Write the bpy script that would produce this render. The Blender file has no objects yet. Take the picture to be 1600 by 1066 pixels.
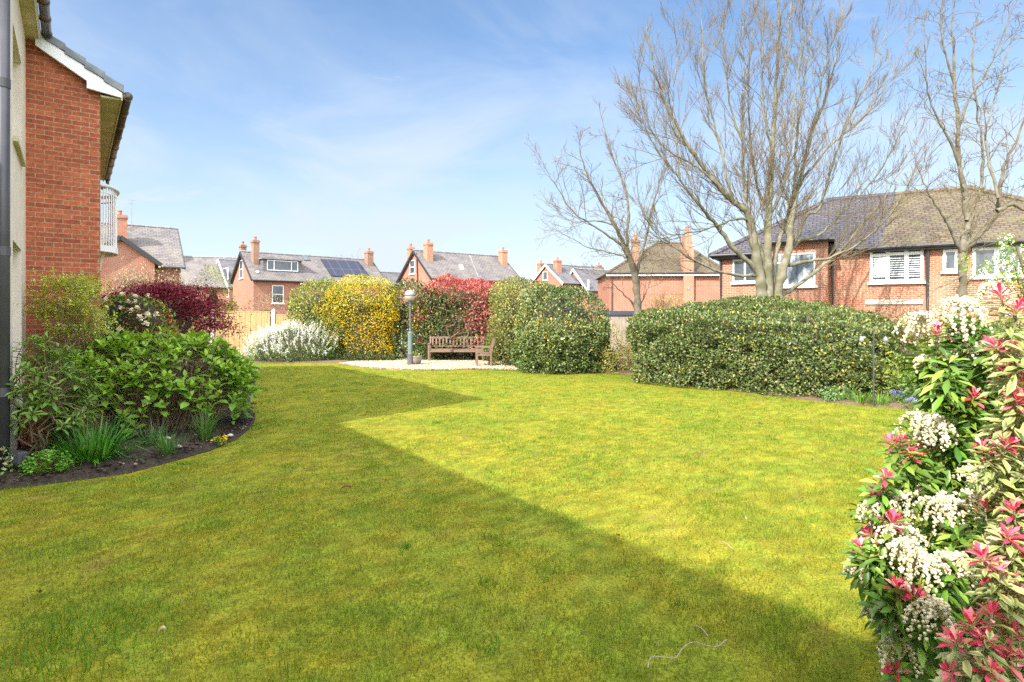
import bpy, math, random
import numpy as np
from mathutils import Vector, Matrix
R = math.radians
random.seed(7); RNG = np.random.default_rng(7)
SC = bpy.context.scene
COL = SC.collection

# ------------------------------------------------------------------ camera
F_PX, CX, HY, CAMH = 914.0, 800.0, 492.0, 1.8      # measured on the 1600 px wide photograph
cam_d = bpy.data.cameras.new('camera'); cam = bpy.data.objects.new('camera', cam_d); COL.objects.link(cam)
cam.location = (0, 0, CAMH); cam.rotation_euler = (R(90), 0, 0)
cam_d.sensor_width = 36; cam_d.lens = F_PX/1600*36; cam_d.shift_y = -41/1600
cam_d.clip_start = 0.05; cam_d.clip_end = 2000
SC.camera = cam

# ------------------------------------------------------------------ sky, sun, exposure
SUN = Vector((0.78, 0.96, -1.0)).normalized()        # the way the light travels
EL = math.asin(-SUN.z); AZ = math.atan2(-SUN.x, -SUN.y)
w = bpy.data.worlds.new('World'); SC.world = w; w.use_nodes = True
nt = w.node_tree; N = nt.nodes; Lk = nt.links
bg = N['Background']
sky = N.new('ShaderNodeTexSky'); sky.sky_type = 'NISHITA'; sky.sun_disc = False
sky.sun_elevation = EL; sky.sun_rotation = AZ; sky.air_density = 1.0; sky.dust_density = 0.6; sky.ozone_density = 2.0
tc = N.new('ShaderNodeTexCoord')
# thin high cloud: two noises stretched along the horizon, thicker lower down
def wnoise(sx, sy, sz, scale, detail, rough, rot=0.0):
    mp = N.new('ShaderNodeMapping'); mp.inputs['Scale'].default_value = (sx, sy, sz); mp.inputs['Rotation'].default_value = (0, rot, 0.35)
    Lk.new(tc.outputs['Generated'], mp.inputs['Vector'])
    nz = N.new('ShaderNodeTexNoise'); nz.inputs['Scale'].default_value = scale; nz.inputs['Detail'].default_value = detail
    nz.inputs['Roughness'].default_value = rough; nz.inputs['Distortion'].default_value = 0.5
    Lk.new(mp.outputs['Vector'], nz.inputs['Vector']); return nz
n1 = wnoise(1, 1, 2.6, 2.3, 7, 0.58, 0.5); n2 = wnoise(1, 1.5, 5.0, 4.2, 8, 0.62, -0.6)
def ramp(src, a, b, lo=0.0, hi=1.0):
    r = N.new('ShaderNodeMapRange'); r.interpolation_type = 'SMOOTHSTEP'
    r.inputs['From Min'].default_value = a; r.inputs['From Max'].default_value = b
    r.inputs['To Min'].default_value = lo; r.inputs['To Max'].default_value = hi
    Lk.new(src, r.inputs['Value']); return r.outputs['Result']
def wmath(op, a, b):
    m = N.new('ShaderNodeMath'); m.operation = op
    for i, v in enumerate((a, b)):
        if isinstance(v, (int, float)): m.inputs[i].default_value = v
        else: Lk.new(v, m.inputs[i])
    return m.outputs[0]
sep = N.new('ShaderNodeSeparateXYZ'); Lk.new(tc.outputs['Generated'], sep.inputs[0])
low = ramp(sep.outputs['Z'], 0.02, 0.62, 1.0, 0.0)
m1 = ramp(n1.outputs['Fac'], 0.36, 0.80, 0, 0.55); m2 = ramp(n2.outputs['Fac'], 0.5, 0.82, 0, 0.5)
cl = wmath('MAXIMUM', m1, m2)
cl = wmath('MULTIPLY', cl, wmath('ADD', 0.45, wmath('MULTIPLY', low, 0.9)))
veil = wmath('MULTIPLY', wmath('POWER', low, 1.35), 0.62)
cl = wmath('MINIMUM', wmath('ADD', cl, veil), 0.95)
mix = N.new('ShaderNodeMixRGB'); mix.inputs['Color2'].default_value = (3.5, 3.9, 4.4, 1)
hs = N.new('ShaderNodeHueSaturation'); hs.inputs['Saturation'].default_value = 1.18; hs.inputs['Value'].default_value = 1.0
Lk.new(sky.outputs[0], hs.inputs['Color'])
Lk.new(cl, mix.inputs['Fac']); Lk.new(hs.outputs[0], mix.inputs['Color1'])
# bright white cloud added unseen overhead and behind the camera to fill the shade, broken by the same noise
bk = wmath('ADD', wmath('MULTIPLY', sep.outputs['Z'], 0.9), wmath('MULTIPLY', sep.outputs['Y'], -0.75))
fill_cloud = wmath('MULTIPLY', ramp(bk, 0.08, 0.75), ramp(n1.outputs['Fac'], 0.30, 0.62, 0.45, 1.0))
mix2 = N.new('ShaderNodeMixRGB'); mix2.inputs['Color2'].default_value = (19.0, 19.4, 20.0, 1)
Lk.new(fill_cloud, mix2.inputs['Fac']); Lk.new(mix.outputs[0], mix2.inputs['Color1'])
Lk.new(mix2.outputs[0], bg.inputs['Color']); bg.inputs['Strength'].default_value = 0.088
sl = bpy.data.lights.new('sun', 'SUN'); sl.energy = 4.0; sl.angle = R(0.53); sl.color = (1.0, 0.95, 0.86)
so = bpy.data.objects.new('sun', sl); COL.objects.link(so); so.location = (-20, -25, 40)
so.rotation_euler = SUN.to_track_quat('-Z', 'Y').to_euler()
SC.view_settings.view_transform = 'Standard'; SC.view_settings.look = 'None'
SC.view_settings.gamma = 1; SC.view_settings.use_curve_mapping = False
SC.view_settings.exposure = 1.42
SC.render.engine = 'CYCLES'
SC.cycles.max_bounces = 6; SC.cycles.transparent_max_bounces = 6; SC.cycles.use_denoising = False; SC.cycles.sample_clamp_indirect = 4

# ------------------------------------------------------------------ measuring helpers
def G(x, y):                      # a ground point seen at pixel (x, y) of the photograph
    z = F_PX*CAMH/(y-HY); return ((x-CX)/F_PX*z, z)
def PT(x, y, d):                  # a point at depth d seen at (x, y)
    return ((x-CX)/F_PX*d, d, CAMH+(HY-y)/F_PX*d)
D1 = np.array((-0.6, 0.8)); D2 = np.array((0.8, 0.6))   # the building's two axes
def BD(d1, d2): p = D1*d1+D2*d2; return (float(p[0]), float(p[1]))

# ------------------------------------------------------------------ noise
_lat = np.random.default_rng(3).random((256, 256))
def vnoise(x, y, s=1.0, seed=0):
    x = np.asarray(x)*s+seed*17.3+1000; y = np.asarray(y)*s+seed*9.7+1000
    xi = np.floor(x).astype(int); yi = np.floor(y).astype(int); fx = x-xi; fy = y-yi
    fx = fx*fx*(3-2*fx); fy = fy*fy*(3-2*fy)
    a = _lat[xi % 256, yi % 256]; b = _lat[(xi+1) % 256, yi % 256]; c = _lat[xi % 256, (yi+1) % 256]; d = _lat[(xi+1) % 256, (yi+1) % 256]
    return (a*(1-fx)+b*fx)*(1-fy)+(c*(1-fx)+d*fx)*fy
def fbm(x, y, s=1.0, seed=0, o=4):
    t = 0; a = .5; n = 0
    for i in range(o): t = t+a*vnoise(x, y, s*2**i, seed+i*5); n += a; a *= .5
    return t/n
def snoise(P, k, seed=0, m=7):    # cheap smooth 3D noise, about -1..1
    g = np.random.default_rng(seed+100); t = np.zeros(len(P))
    for i in range(m):
        v = g.normal(size=3); v = v/np.linalg.norm(v)*k*(0.6+0.9*g.random()); t += np.sin(P@v+g.random()*6.28)
    return t/math.sqrt(m)/1.2

# ------------------------------------------------------------------ objects
FR = {}                           # world frame of each thing and of its parts
def setp(o, label=None, cat=None, group=None, kind=None):
    if label: o['label'] = label
    if cat: o['category'] = cat
    if group: o['group'] = group
    if kind: o['kind'] = kind
    return o
def thing(name, label, cat, loc=(0, 0, 0), rz=0.0, group=None):
    o = bpy.data.objects.new(name, None); COL.objects.link(o); o.empty_display_size = .2
    loc = tuple(loc)+(0,)*(3-len(loc)); o.location = loc; o.rotation_euler = (0, 0, rz)
    FR[o.name] = Matrix.Translation(loc) @ Matrix.Rotation(rz, 4, 'Z')
    return setp(o, label, cat, group)
def npmesh(name, V, polys, m, parent=None, col=None, world=True, smooth=False, uv=True, origin=None):
    """polys: list of int arrays (n,k); one mesh object out of numpy arrays"""
    V = np.asarray(V, dtype=np.float64)
    if parent is not None and world:
        M = np.array(FR[parent.name].inverted()); V = V@M[:3, :3].T+M[:3, 3]
    if parent is None and origin is not None: V = V-np.array(origin)
    me = bpy.data.meshes.new(name)
    polys = [np.asarray(p, dtype=np.int32) for p in polys if len(p)]
    me.vertices.add(len(V)); me.vertices.foreach_set('co', V.astype(np.float32).ravel())
    nl = sum(p.size for p in polys); npz = sum(len(p) for p in polys)
    me.loops.add(nl); me.loops.foreach_set('vertex_index', np.concatenate([p.ravel() for p in polys]))
    tot = np.concatenate([np.full(len(p), p.shape[1], np.int32) for p in polys])
    me.polygons.add(npz); me.polygons.foreach_set('loop_start', np.concatenate(([0], np.cumsum(tot)[:-1])).astype(np.int32))
    me.update(calc_edges=True)
    if smooth: me.polygons.foreach_set('use_smooth', np.ones(npz, bool))
    if col is not None:
        c = np.ones((len(V), 4), np.float32); c[:, :3] = col
        at = me.attributes.new('Col', 'FLOAT_COLOR', 'POINT'); at.data.foreach_set('color', c.ravel())
    me.materials.append(m)
    o = bpy.data.objects.new(name, me); COL.objects.link(o)
    if parent is not None: o.parent = parent; FR[o.name] = FR[parent.name]
    elif origin is not None: o.location = origin; FR[o.name] = Matrix.Translation(origin)
    else: FR[o.name] = Matrix.Identity(4)
    return o

class MB:                         # collects simple shapes into one mesh, with metre UVs
    def __init__(s): s.v = []; s.f = []
    def poly(s, pts):
        n = len(s.v); s.v += [tuple(p) for p in pts]; s.f.append(tuple(range(n, n+len(pts)))); return s
    def box(s, x0, x1, y0, y1, z0, z1):
        n = len(s.v)
        s.v += [(x0, y0, z0), (x1, y0, z0), (x1, y1, z0), (x0, y1, z0), (x0, y0, z1), (x1, y0, z1), (x1, y1, z1), (x0, y1, z1)]
        s.f += [tuple(n+i for i in q) for q in ((0, 3, 2, 1), (4, 5, 6, 7), (0, 1, 5, 4), (1, 2, 6, 5), (2, 3, 7, 6), (3, 0, 4, 7))]; return s
    def beam(s, a, b, wx, wz, up=(0, 0, 1)):     # square bar from a to b
        a = Vector(a); b = Vector(b); d = (b-a).normalized(); u = Vector(up)
        sd = d.cross(u).normalized(); u = sd.cross(d).normalized(); n = len(s.v)
        for p in (a, b):
            for i, j in ((-1, -1), (1, -1), (1, 1), (-1, 1)): s.v.append(tuple(p+sd*(i*wx/2)+u*(j*wz/2)))
        s.f += [tuple(n+i for i in q) for q in ((0, 1, 2, 3), (7, 6, 5, 4), (0, 4, 5, 1), (1, 5, 6, 2), (2, 6, 7, 3), (3, 7, 4, 0))]; return s
    def slab(s, top, dz, nrm=None):               # a thick sheet: top polygon and a copy shifted by -dz
        off = Vector(nrm)*dz if nrm else Vector((0, 0, dz)); n = len(s.v); k = len(top)
        s.v += [tuple(p) for p in top]+[tuple(Vector(p)-off) for p in top]
        s.f.append(tuple(n+i for i in range(k))); s.f.append(tuple(n+k+i for i in reversed(range(k))))
        for i in range(k): j = (i+1) % k; s.f.append((n+i, n+k+i, n+k+j, n+j))
        return s
    def tube(s, pts, rad, sides=8, cap=True):
        V, F = tube_arrays(np.array(pts, float), np.broadcast_to(np.array(rad, float), (len(pts),)), sides); n = len(s.v)
        s.v += [tuple(p) for p in V]; s.f += [tuple(int(n+i) for i in q) for q in F]
        if cap:
            s.f.append(tuple(n+i for i in reversed(range(sides)))); s.f.append(tuple(n+(len(pts)-1)*sides+i for i in range(sides)))
        return s
    def lathe(s, prof, c=(0, 0, 0), sides=24):
        n = len(s.v)
        for r, z in prof:
            for i in range(sides): a = 2*math.pi*i/sides; s.v.append((c[0]+r*math.cos(a), c[1]+r*math.sin(a), c[2]+z))
        for k in range(len(prof)-1):
            for i in range(sides): j = (i+1) % sides; s.f.append((n+k*sides+i, n+k*sides+j, n+(k+1)*sides+j, n+(k+1)*sides+i))
        return s
    def build(s, name, m, parent=None, world=False, smooth=False, bevel=0.0, origin=None):
        V = [Vector(p) for p in s.v]
        if parent is not None and world: Mi = FR[parent.name].inverted(); V = [Mi@p for p in V]
        if parent is None and origin is not None: V = [p-Vector(origin) for p in V]
        me = bpy.data.meshes.new(name); me.from_pydata([tuple(p) for p in V], [], s.f); me.update()
        uvl = me.uv_layers.new(name='UVMap')
        for p in me.polygons:
            n = p.normal
            if abs(n.z) > .97: t = Vector((1, 0, 0)); b = Vector((0, 1, 0))
            else: t = Vector((-n.y, n.x, 0)).normalized(); b = n.cross(t); b = b if b.z > 0 else -b
            for li in p.loop_indices:
                q = me.vertices[me.loops[li].vertex_index].co; uvl.data[li].uv = (q.dot(t), q.dot(b))
        if smooth:
            for p in me.polygons: p.use_smooth = True
        me.materials.append(m)
        o = bpy.data.objects.new(name, me); COL.objects.link(o)
        if bevel: md = o.modifiers.new('bevel', 'BEVEL'); md.width = bevel; md.segments = 2; md.limit_method = 'ANGLE'
        if parent is not None: o.parent = parent; FR[o.name] = FR[parent.name]
        elif origin is not None: o.location = origin; FR[o.name] = Matrix.Translation(origin)
        else: FR[o.name] = Matrix.Identity(4)
        return o

def tube_arrays(P, r, sides):
    n = len(P); T = np.empty_like(P); T[1:-1] = P[2:]-P[:-2]; T[0] = P[1]-P[0]; T[-1] = P[-1]-P[-2]
    T /= np.maximum(np.linalg.norm(T, axis=1, keepdims=True), 1e-9)
    ref = np.array((0.0, 0.0, 1.0)) if abs(T[:, 2]).mean() < .8 else np.array((1.0, 0.13, 0.0))
    A = np.cross(T, ref); A /= np.maximum(np.linalg.norm(A, axis=1, keepdims=True), 1e-9); B = np.cross(T, A)
    an = np.arange(sides)*2*math.pi/sides
    V = P[:, None]+r[:, None, None]*(A[:, None]*np.cos(an)[None, :, None]+B[:, None]*np.sin(an)[None, :, None])
    i = np.arange(sides); j = (i+1) % sides
    F = np.concatenate([np.stack((k*sides+i, k*sides+j, (k+1)*sides+j, (k+1)*sides+i), 1) for k in range(n-1)])
    return V.reshape(-1, 3), F
class Tubes:                      # many tubes in one mesh
    def __init__(s): s.V = []; s.F = []; s.n = 0
    def add(s, P, r, sides=5):
        P = np.asarray(P, float); V, F = tube_arrays(P, np.broadcast_to(np.asarray(r, float), (len(P),)), sides)
        s.V.append(V); s.F.append(F+s.n); s.n += len(V)
    def build(s, name, m, parent, col=None):
        V = np.concatenate(s.V)
        return npmesh(name, V, [np.concatenate(s.F)], m, parent, smooth=True)

# ------------------------------------------------------------------ leaves
def unit(a): return a/np.maximum(np.linalg.norm(a, axis=-1, keepdims=True), 1e-9)
TPL = {  # (along, across, lift) outlines and faces
 'diamond': ([(0, 0, 0), (.5, .5, .06), (1, 0, 0), (.5, -.5, .06)], [[(0, 3, 2, 1)]]),
 'fold':  ([(0, 0, 0), (.45, .5, .10), (1, 0, -.05), (.45, -.5, .10), (.45, 0, 0)], [[(0, 4, 2, 1), (0, 3, 2, 4)]]),
 'oval':  ([(0, 0, 0), (.28, .42, .08), (.28, 0, 0), (.28, -.42, .08), (.65, .42, .05), (.65, 0, -.03), (.65, -.42, .05), (1, 0, -.14)],
           [[(0, 2, 1), (0, 3, 2), (4, 5, 7), (5, 6, 7)], [(1, 2, 5, 4), (2, 3, 6, 5)]]),
 'lance': ([(0, 0, 0), (.35, .32, .06), (.35, 0, 0), (.35, -.32, .06), (.7, .46, .0), (.7, 0, -.07), (.7, -.46, .0), (1, 0, -.2)],
           [[(0, 2, 1), (0, 3, 2), (4, 5, 7), (5, 6, 7)], [(1, 2, 5, 4), (2, 3, 6, 5)]]),
 'strap': ([(0, -.4, 0), (0, .4, 0), (.4, .5, .12), (.4, -.5, .12), (.75, .4, .02), (.75, -.4, .02), (1, 0, -.22)],
           [[(4, 5, 6)], [(0, 1, 2, 3), (3, 2, 4, 5)]]),
}
class Leaves:
    def __init__(s): s.V = []; s.P = {3: [], 4: []}; s.C = []; s.n = 0
    def add(s, P, D, U, L, W, C, kind='fold', lift=1.0, edge=None):
        """P base, D along, U normal, L length, W width, C colour (N,3); edge: second colour for the rim"""
        n = len(P)
        if not n: return
        tv, tf = TPL[kind]; tv = np.array(tv); k = len(tv)
        D = unit(D); S = unit(np.cross(D, U)); U = np.cross(S, D)
        L = np.broadcast_to(L, (n,)); W = np.broadcast_to(W, (n,))
        V = (P[:, None]+D[:, None]*(tv[None, :, 0, None]*L[:, None, None])+S[:, None]*(tv[None, :, 1, None]*W[:, None, None])
             + U[:, None]*(tv[None, :, 2, None]*L[:, None, None]*lift))
        base = (np.arange(n)*k+s.n)[:, None]
        for grp in tf:
            g = np.array(grp); s.P[g.shape[1]].append((base[:, :, None]+g[None]).reshape(-1, g.shape[1]))
        c = np.repeat(C[:, None], k, 1).astype(np.float32)
        if edge is not None:
            rim = np.abs(tv[:, 1]) > .3; c[:, rim] = edge[:, None]
        s.V.append(V.reshape(-1, 3)); s.C.append(c.reshape(-1, 3)); s.n += n*k
    def build(s, name, m, parent=None, **kw):
        return npmesh(name, np.concatenate(s.V), [np.concatenate(s.P[k]) for k in (3, 4) if s.P[k]], m, parent, col=np.concatenate(s.C), **kw)
def rdir(n, rng=RNG): return unit(rng.normal(size=(n, 3)))
def palette(n, cols, wts, noise=None, jit=.18, rng=RNG):
    """colour per leaf; noise (n, k) shifts the weights so colours gather in clumps"""
    cols = np.array(cols); lw = np.log(np.array(wts, float))[None]+np.zeros((n, 1))
    if noise is not None: lw = lw+noise
    g = lw-np.log(-np.log(rng.random((n, len(cols)))+1e-9)+1e-9)
    c = cols[np.argmax(g, 1)]
    return np.clip(c*(1+jit*rng.normal(size=(n, 1))), .003, 1)*(1+.06*rng.normal(size=(n, 3)))

# ------------------------------------------------------------------ materials
def newmat(name):
    m = bpy.data.materials.new(name); m.use_nodes = True; return m, m.node_tree.nodes, m.node_tree.links, m.node_tree.nodes['Principled BSDF']
def rgba(c): return (c[0], c[1], c[2], 1)
def leafmat(name, rough=.45, trans=.3, spec=.35):
    m, n, l, b = newmat(name)
    a = n.new('ShaderNodeAttribute'); a.attribute_name = 'Col'
    b.inputs['Roughness'].default_value = rough; b.inputs['Specular IOR Level'].default_value = spec
    l.new(a.outputs['Color'], b.inputs['Base Color'])
    t = n.new('ShaderNodeBsdfTranslucent'); g = n.new('ShaderNodeHueSaturation'); g.inputs['Saturation'].default_value = 1.15; g.inputs['Value'].default_value = 1.25
    l.new(a.outputs['Color'], g.inputs['Color']); l.new(g.outputs[0], t.inputs['Color'])
    mx = n.new('ShaderNodeMixShader'); mx.inputs[0].default_value = trans
    l.new(b.outputs[0], mx.inputs[1]); l.new(t.outputs[0], mx.inputs[2]); l.new(mx.outputs[0], n['Material Output'].inputs['Surface'])
    return m
def plain(name, c, rough=.6, c2=None, scale=6.0, metal=0.0, bump=0.0, spec=.5, detail=5, stretch=(1, 1, 1), lo=.35, hi=.65):
    m, n, l, b = newmat(name)
    b.inputs['Roughness'].default_value = rough; b.inputs['Metallic'].default_value = metal; b.inputs['Specular IOR Level'].default_value = spec
    if c2 is None: c2 = tuple(x*.82 for x in c)
    tc = n.new('ShaderNodeTexCoord'); mp = n.new('ShaderNodeMapping'); mp.inputs['Scale'].default_value = stretch
    nz = n.new('ShaderNodeTexNoise'); nz.inputs['Scale'].default_value = scale; nz.inputs['Detail'].default_value = detail
    l.new(tc.outputs['Object'], mp.inputs[0]); l.new(mp.outputs[0], nz.inputs['Vector'])
    r = n.new('ShaderNodeValToRGB'); r.color_ramp.elements[0].position = lo; r.color_ramp.elements[1].position = hi
    r.color_ramp.elements[0].color = rgba(c); r.color_ramp.elements[1].color = rgba(c2)
    l.new(nz.outputs['Fac'], r.inputs[0]); l.new(r.outputs[0], b.inputs['Base Color'])
    if bump:
        bp = n.new('ShaderNodeBump'); bp.inputs['Strength'].default_value = 1; bp.inputs['Distance'].default_value = bump
        l.new(nz.outputs['Fac'], bp.inputs['Height']); l.new(bp.outputs[0], b.inputs['Normal'])
    return m
def brick(name, c1, c2, mortar, bw=.225, rh=.075, ms=.010, bump=.004, off=.5, stain=.25, course=False, rough=.85, stainc=None, sscale=.9, band=0):
    """metre-scaled courses from the UVs; course=True adds a lapped-tile slope to the bump"""
    m, n, l, b = newmat(name); b.inputs['Roughness'].default_value = rough; b.inputs['Specular IOR Level'].default_value = .25
    tc = n.new('ShaderNodeTexCoord')
    bt = n.new('ShaderNodeTexBrick'); bt.inputs['Scale'].default_value = 1; bt.inputs['Brick Width'].default_value = bw; bt.inputs['Row Height'].default_value = rh
    bt.inputs['Mortar Size'].default_value = ms; bt.inputs['Mortar Smooth'].default_value = .1; bt.offset = off; bt.inputs['Bias'].default_value = -.05
    bt.inputs['Color1'].default_value = rgba(c1); bt.inputs['Color2'].default_value = rgba(c2); bt.inputs['Mortar'].default_value = rgba(mortar)
    l.new(tc.outputs['UV'], bt.inputs['Vector'])
    nz = n.new('ShaderNodeTexNoise'); nz.inputs['Scale'].default_value = sscale; nz.inputs['Detail'].default_value = 8; nz.inputs['Roughness'].default_value = .65
    l.new(tc.outputs['UV'], nz.inputs['Vector'])
    rr = n.new('ShaderNodeMapRange'); rr.inputs['From Min'].default_value = .42; rr.inputs['From Max'].default_value = .68; rr.inputs['To Max'].default_value = stain
    l.new(nz.outputs['Fac'], rr.inputs['Value'])
    mx = n.new('ShaderNodeMixRGB'); mx.inputs['Color2'].default_value = rgba(stainc if stainc else tuple(x*.45 for x in c1))
    l.new(rr.outputs[0], mx.inputs['Fac']); l.new(bt.outputs['Color'], mx.inputs['Color1'])
    n2 = n.new('ShaderNodeTexNoise'); n2.inputs['Scale'].default_value = 22; n2.inputs['Detail'].default_value = 4; l.new(tc.outputs['UV'], n2.inputs['Vector'])
    hv = n.new('ShaderNodeHueSaturation'); mr = n.new('ShaderNodeMapRange'); mr.inputs['From Min'].default_value = .3; mr.inputs['From Max'].default_value = .7
    mr.inputs['To Min'].default_value = .78; mr.inputs['To Max'].default_value = 1.22
    l.new(n2.outputs['Fac'], mr.inputs['Value']); l.new(mr.outputs[0], hv.inputs['Value']); l.new(mx.outputs[0], hv.inputs['Color'])
    if band:                      # darker fire bands a third of a brick wide
        b2 = n.new('ShaderNodeTexBrick'); b2.inputs['Scale'].default_value = 1; b2.inputs['Brick Width'].default_value = bw/3; b2.inputs['Row Height'].default_value = rh; b2.inputs['Mortar Size'].default_value = 0; b2.offset = .5; b2.inputs['Bias'].default_value = -.2
        b2.inputs['Color1'].default_value = (1, 1, 1, 1); b2.inputs['Color2'].default_value = (.45, .42, .42, 1); l.new(tc.outputs['UV'], b2.inputs['Vector'])
        mb = n.new('ShaderNodeMixRGB'); mb.blend_type = 'MULTIPLY'; mb.inputs['Fac'].default_value = band; l.new(hv.outputs[0], mb.inputs['Color1']); l.new(b2.outputs['Color'], mb.inputs['Color2']); hv = mb
    l.new(hv.outputs[0], b.inputs['Base Color'])
    bp = n.new('ShaderNodeBump'); bp.inputs['Distance'].default_value = bump; bp.invert = True
    if course:
        sx = n.new('ShaderNodeSeparateXYZ'); l.new(tc.outputs['UV'], sx.inputs[0])
        dv = n.new('ShaderNodeMath'); dv.operation = 'DIVIDE'; dv.inputs[1].default_value = rh; l.new(sx.outputs['Y'], dv.inputs[0])
        fr = n.new('ShaderNodeMath'); fr.operation = 'FRACT'; l.new(dv.outputs[0], fr.inputs[0])
        ad = n.new('ShaderNodeMath'); ad.operation = 'ADD'; l.new(fr.outputs[0], ad.inputs[0]); l.new(bt.outputs['Fac'], ad.inputs[1]); l.new(ad.outputs[0], bp.inputs['Height'])
    else: l.new(bt.outputs['Fac'], bp.inputs['Height'])
    l.new(bp.outputs[0], b.inputs['Normal'])
    return m
M = {}
M['brick_near'] = brick('orange red brick', (.45, .125, .06), (.30, .078, .042), (.42, .26, .16), ms=.008, stain=.35, band=.35)
M['brick_far'] = brick('weathered red brick', (.36, .11, .065), (.27, .08, .05), (.38, .28, .2), ms=.012, stain=.3)
M['brick_pink'] = brick('pale red brick', (.35, .108, .066), (.26, .078, .05), (.38, .27, .20), ms=.012, stain=.25)
M['brick_old'] = brick('brown chimney brick', (.30, .15, .095), (.22, .11, .07), (.30, .24, .18), stain=.5)
M['brick_house'] = brick('mottled orange brick', (.37, .115, .06), (.25, .072, .042), (.40, .29, .20), ms=.013, stain=.4, stainc=(.42, .26, .18))
M['slate'] = brick('grey slates', (.16, .145, .145), (.105, .095, .10), (.05, .047, .05), bw=.35, rh=.22, ms=.012, bump=.02, course=True, stain=.6, stainc=(.22, .19, .15), rough=.7)
M['slate_dark'] = brick('dark slates', (.125, .12, .13), (.085, .08, .09), (.04, .04, .045), bw=.35, rh=.22, ms=.012, bump=.02, course=True, stain=.5, stainc=(.2, .19, .18), rough=.7)
M['tile_purple'] = brick('new purple concrete tiles', (.090, .082, .092), (.066, .060, .068), (.03, .026, .034), bw=.30, rh=.19, ms=.018, bump=.035, course=True, stain=.15, rough=.6)
M['tile_brown'] = brick('mossy brown tiles', (.135, .10, .07), (.085, .063, .045), (.045, .035, .026), bw=.27, rh=.18, ms=.02, bump=.04, course=True, stain=.75, stainc=(.13, .115, .06), sscale=1.6)
M['tile_grey'] = plain('blue grey concrete tile', (.13, .15, .165), .55, (.085, .10, .115), scale=7, bump=.004)
M['render'] = plain('cream render', (.74, .66, .56), .9, (.66, .58, .49), scale=3, bump=.002)
M['white'] = plain('white upvc', (.80, .80, .80), .4, (.72, .72, .71), scale=3)
M['board'] = plain('off white painted board', (.74, .76, .80), .6, (.66, .67, .68), scale=4)
M['soffit'] = plain('algae stained soffit', (.56, .52, .36), .7, (.36, .34, .16), scale=2.6, stretch=(1, 1, 1))
M['gutter'] = plain('brown plastic gutter', (.055, .035, .032), .35, (.09, .07, .05), scale=5)
M['pipe'] = plain('dark grey plastic pipe', (.045, .045, .055), .38, (.06, .06, .07), scale=5)
M['black'] = plain('black painted timber', (.025, .024, .026), .5)
M['glass'] = plain('dark window glass', (.035, .045, .055), .06, (.08, .095, .11), scale=1.5, spec=.8)
M['netglass'] = plain('window glass over net curtain', (.42, .47, .50), .12, (.07, .09, .11), scale=1.7, spec=.7, lo=.42, hi=.6, stretch=(1.6, 1.6, .7))
M['lead'] = plain('grey lead sheet', (.22, .23, .25), .6, (.15, .16, .17), scale=4)
M['terracotta'] = plain('terracotta pot', (.42, .15, .08), .8, (.32, .11, .06), scale=9)
M['solar'] = brick('solar cells', (.022, .026, .05), (.02, .024, .045), (.07, .075, .09), bw=1.0, rh=1.7, ms=.03, off=0, bump=.0, stain=0, rough=.15)
M['timber'] = plain('pale new fence timber', (.40, .27, .12), .8, (.30, .19, .08), scale=5, stretch=(6, 6, .5), bump=.002)
M['timber_old'] = plain('weathered fence timber', (.30, .25, .19), .85, (.22, .18, .13), scale=5, stretch=(6, 6, .5), bump=.002)
M['concrete'] = plain('pale concrete', (.52, .48, .42), .9, (.42, .39, .33), scale=9, bump=.003)
M['stone'] = plain('grey stone slab', (.46, .44, .41), .85, (.34, .33, .30), scale=6, bump=.004)
M['bench'] = plain('weathered brown hardwood', (.20, .125, .085), .7, (.14, .085, .058), scale=7, stretch=(1, 1, 3), bump=.001)
M['lamp_metal'] = plain('grey lamp metal', (.13, .13, .14), .4, (.10, .10, .11), metal=.3)
M['lamp_teal'] = plain('faded teal paint', (.09, .145, .14), .5, (.13, .17, .16), scale=8)
M['bark_big'] = plain('grey green smooth bark', (.185, .168, .118), .9, (.095, .09, .045), scale=5, bump=.02, detail=8)
M['bark_small'] = plain('grey brown bark', (.155, .135, .095), .9, (.085, .073, .045), scale=6, bump=.008, detail=8)
M['twig'] = plain('fine brown twigs', (.105, .08, .05), .9, (.15, .115, .065), scale=3)
M['stem'] = plain('brown shrub stems', (.17, .115, .065), .9, (.26, .19, .12), scale=8)
M['stem_green'] = plain('yellow green stems', (.24, .22, .05), .7, (.15, .12, .045), scale=9)
M['core'] = plain('twiggy core in shade colour', (.022, .022, .009), .95, (.04, .035, .014), scale=14, bump=.03)  # solid hull for the dense inside; shade of the leaf gaps is in its colour
M['leaf'] = leafmat('matt leaves', .5, .30, .3)
M['gloss'] = leafmat('glossy leaves', .38, .25, .38)
M['petal'] = leafmat('petals', .6, .35, .2)
M['blade'] = leafmat('grass blades', .6, .40, .2)
# ================================================================== THE GROUND
def inpoly(x, y, poly):
    poly = np.array(poly); r = np.zeros(np.shape(x), bool); j = len(poly)-1
    for i in range(len(poly)):
        xi, yi = poly[i]; xj, yj = poly[j]
        r ^= ((yi > y) != (yj > y)) & (x < (xj-xi)*(y-yi)/((yj-yi)+1e-12)+xi); j = i
    return r
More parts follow.
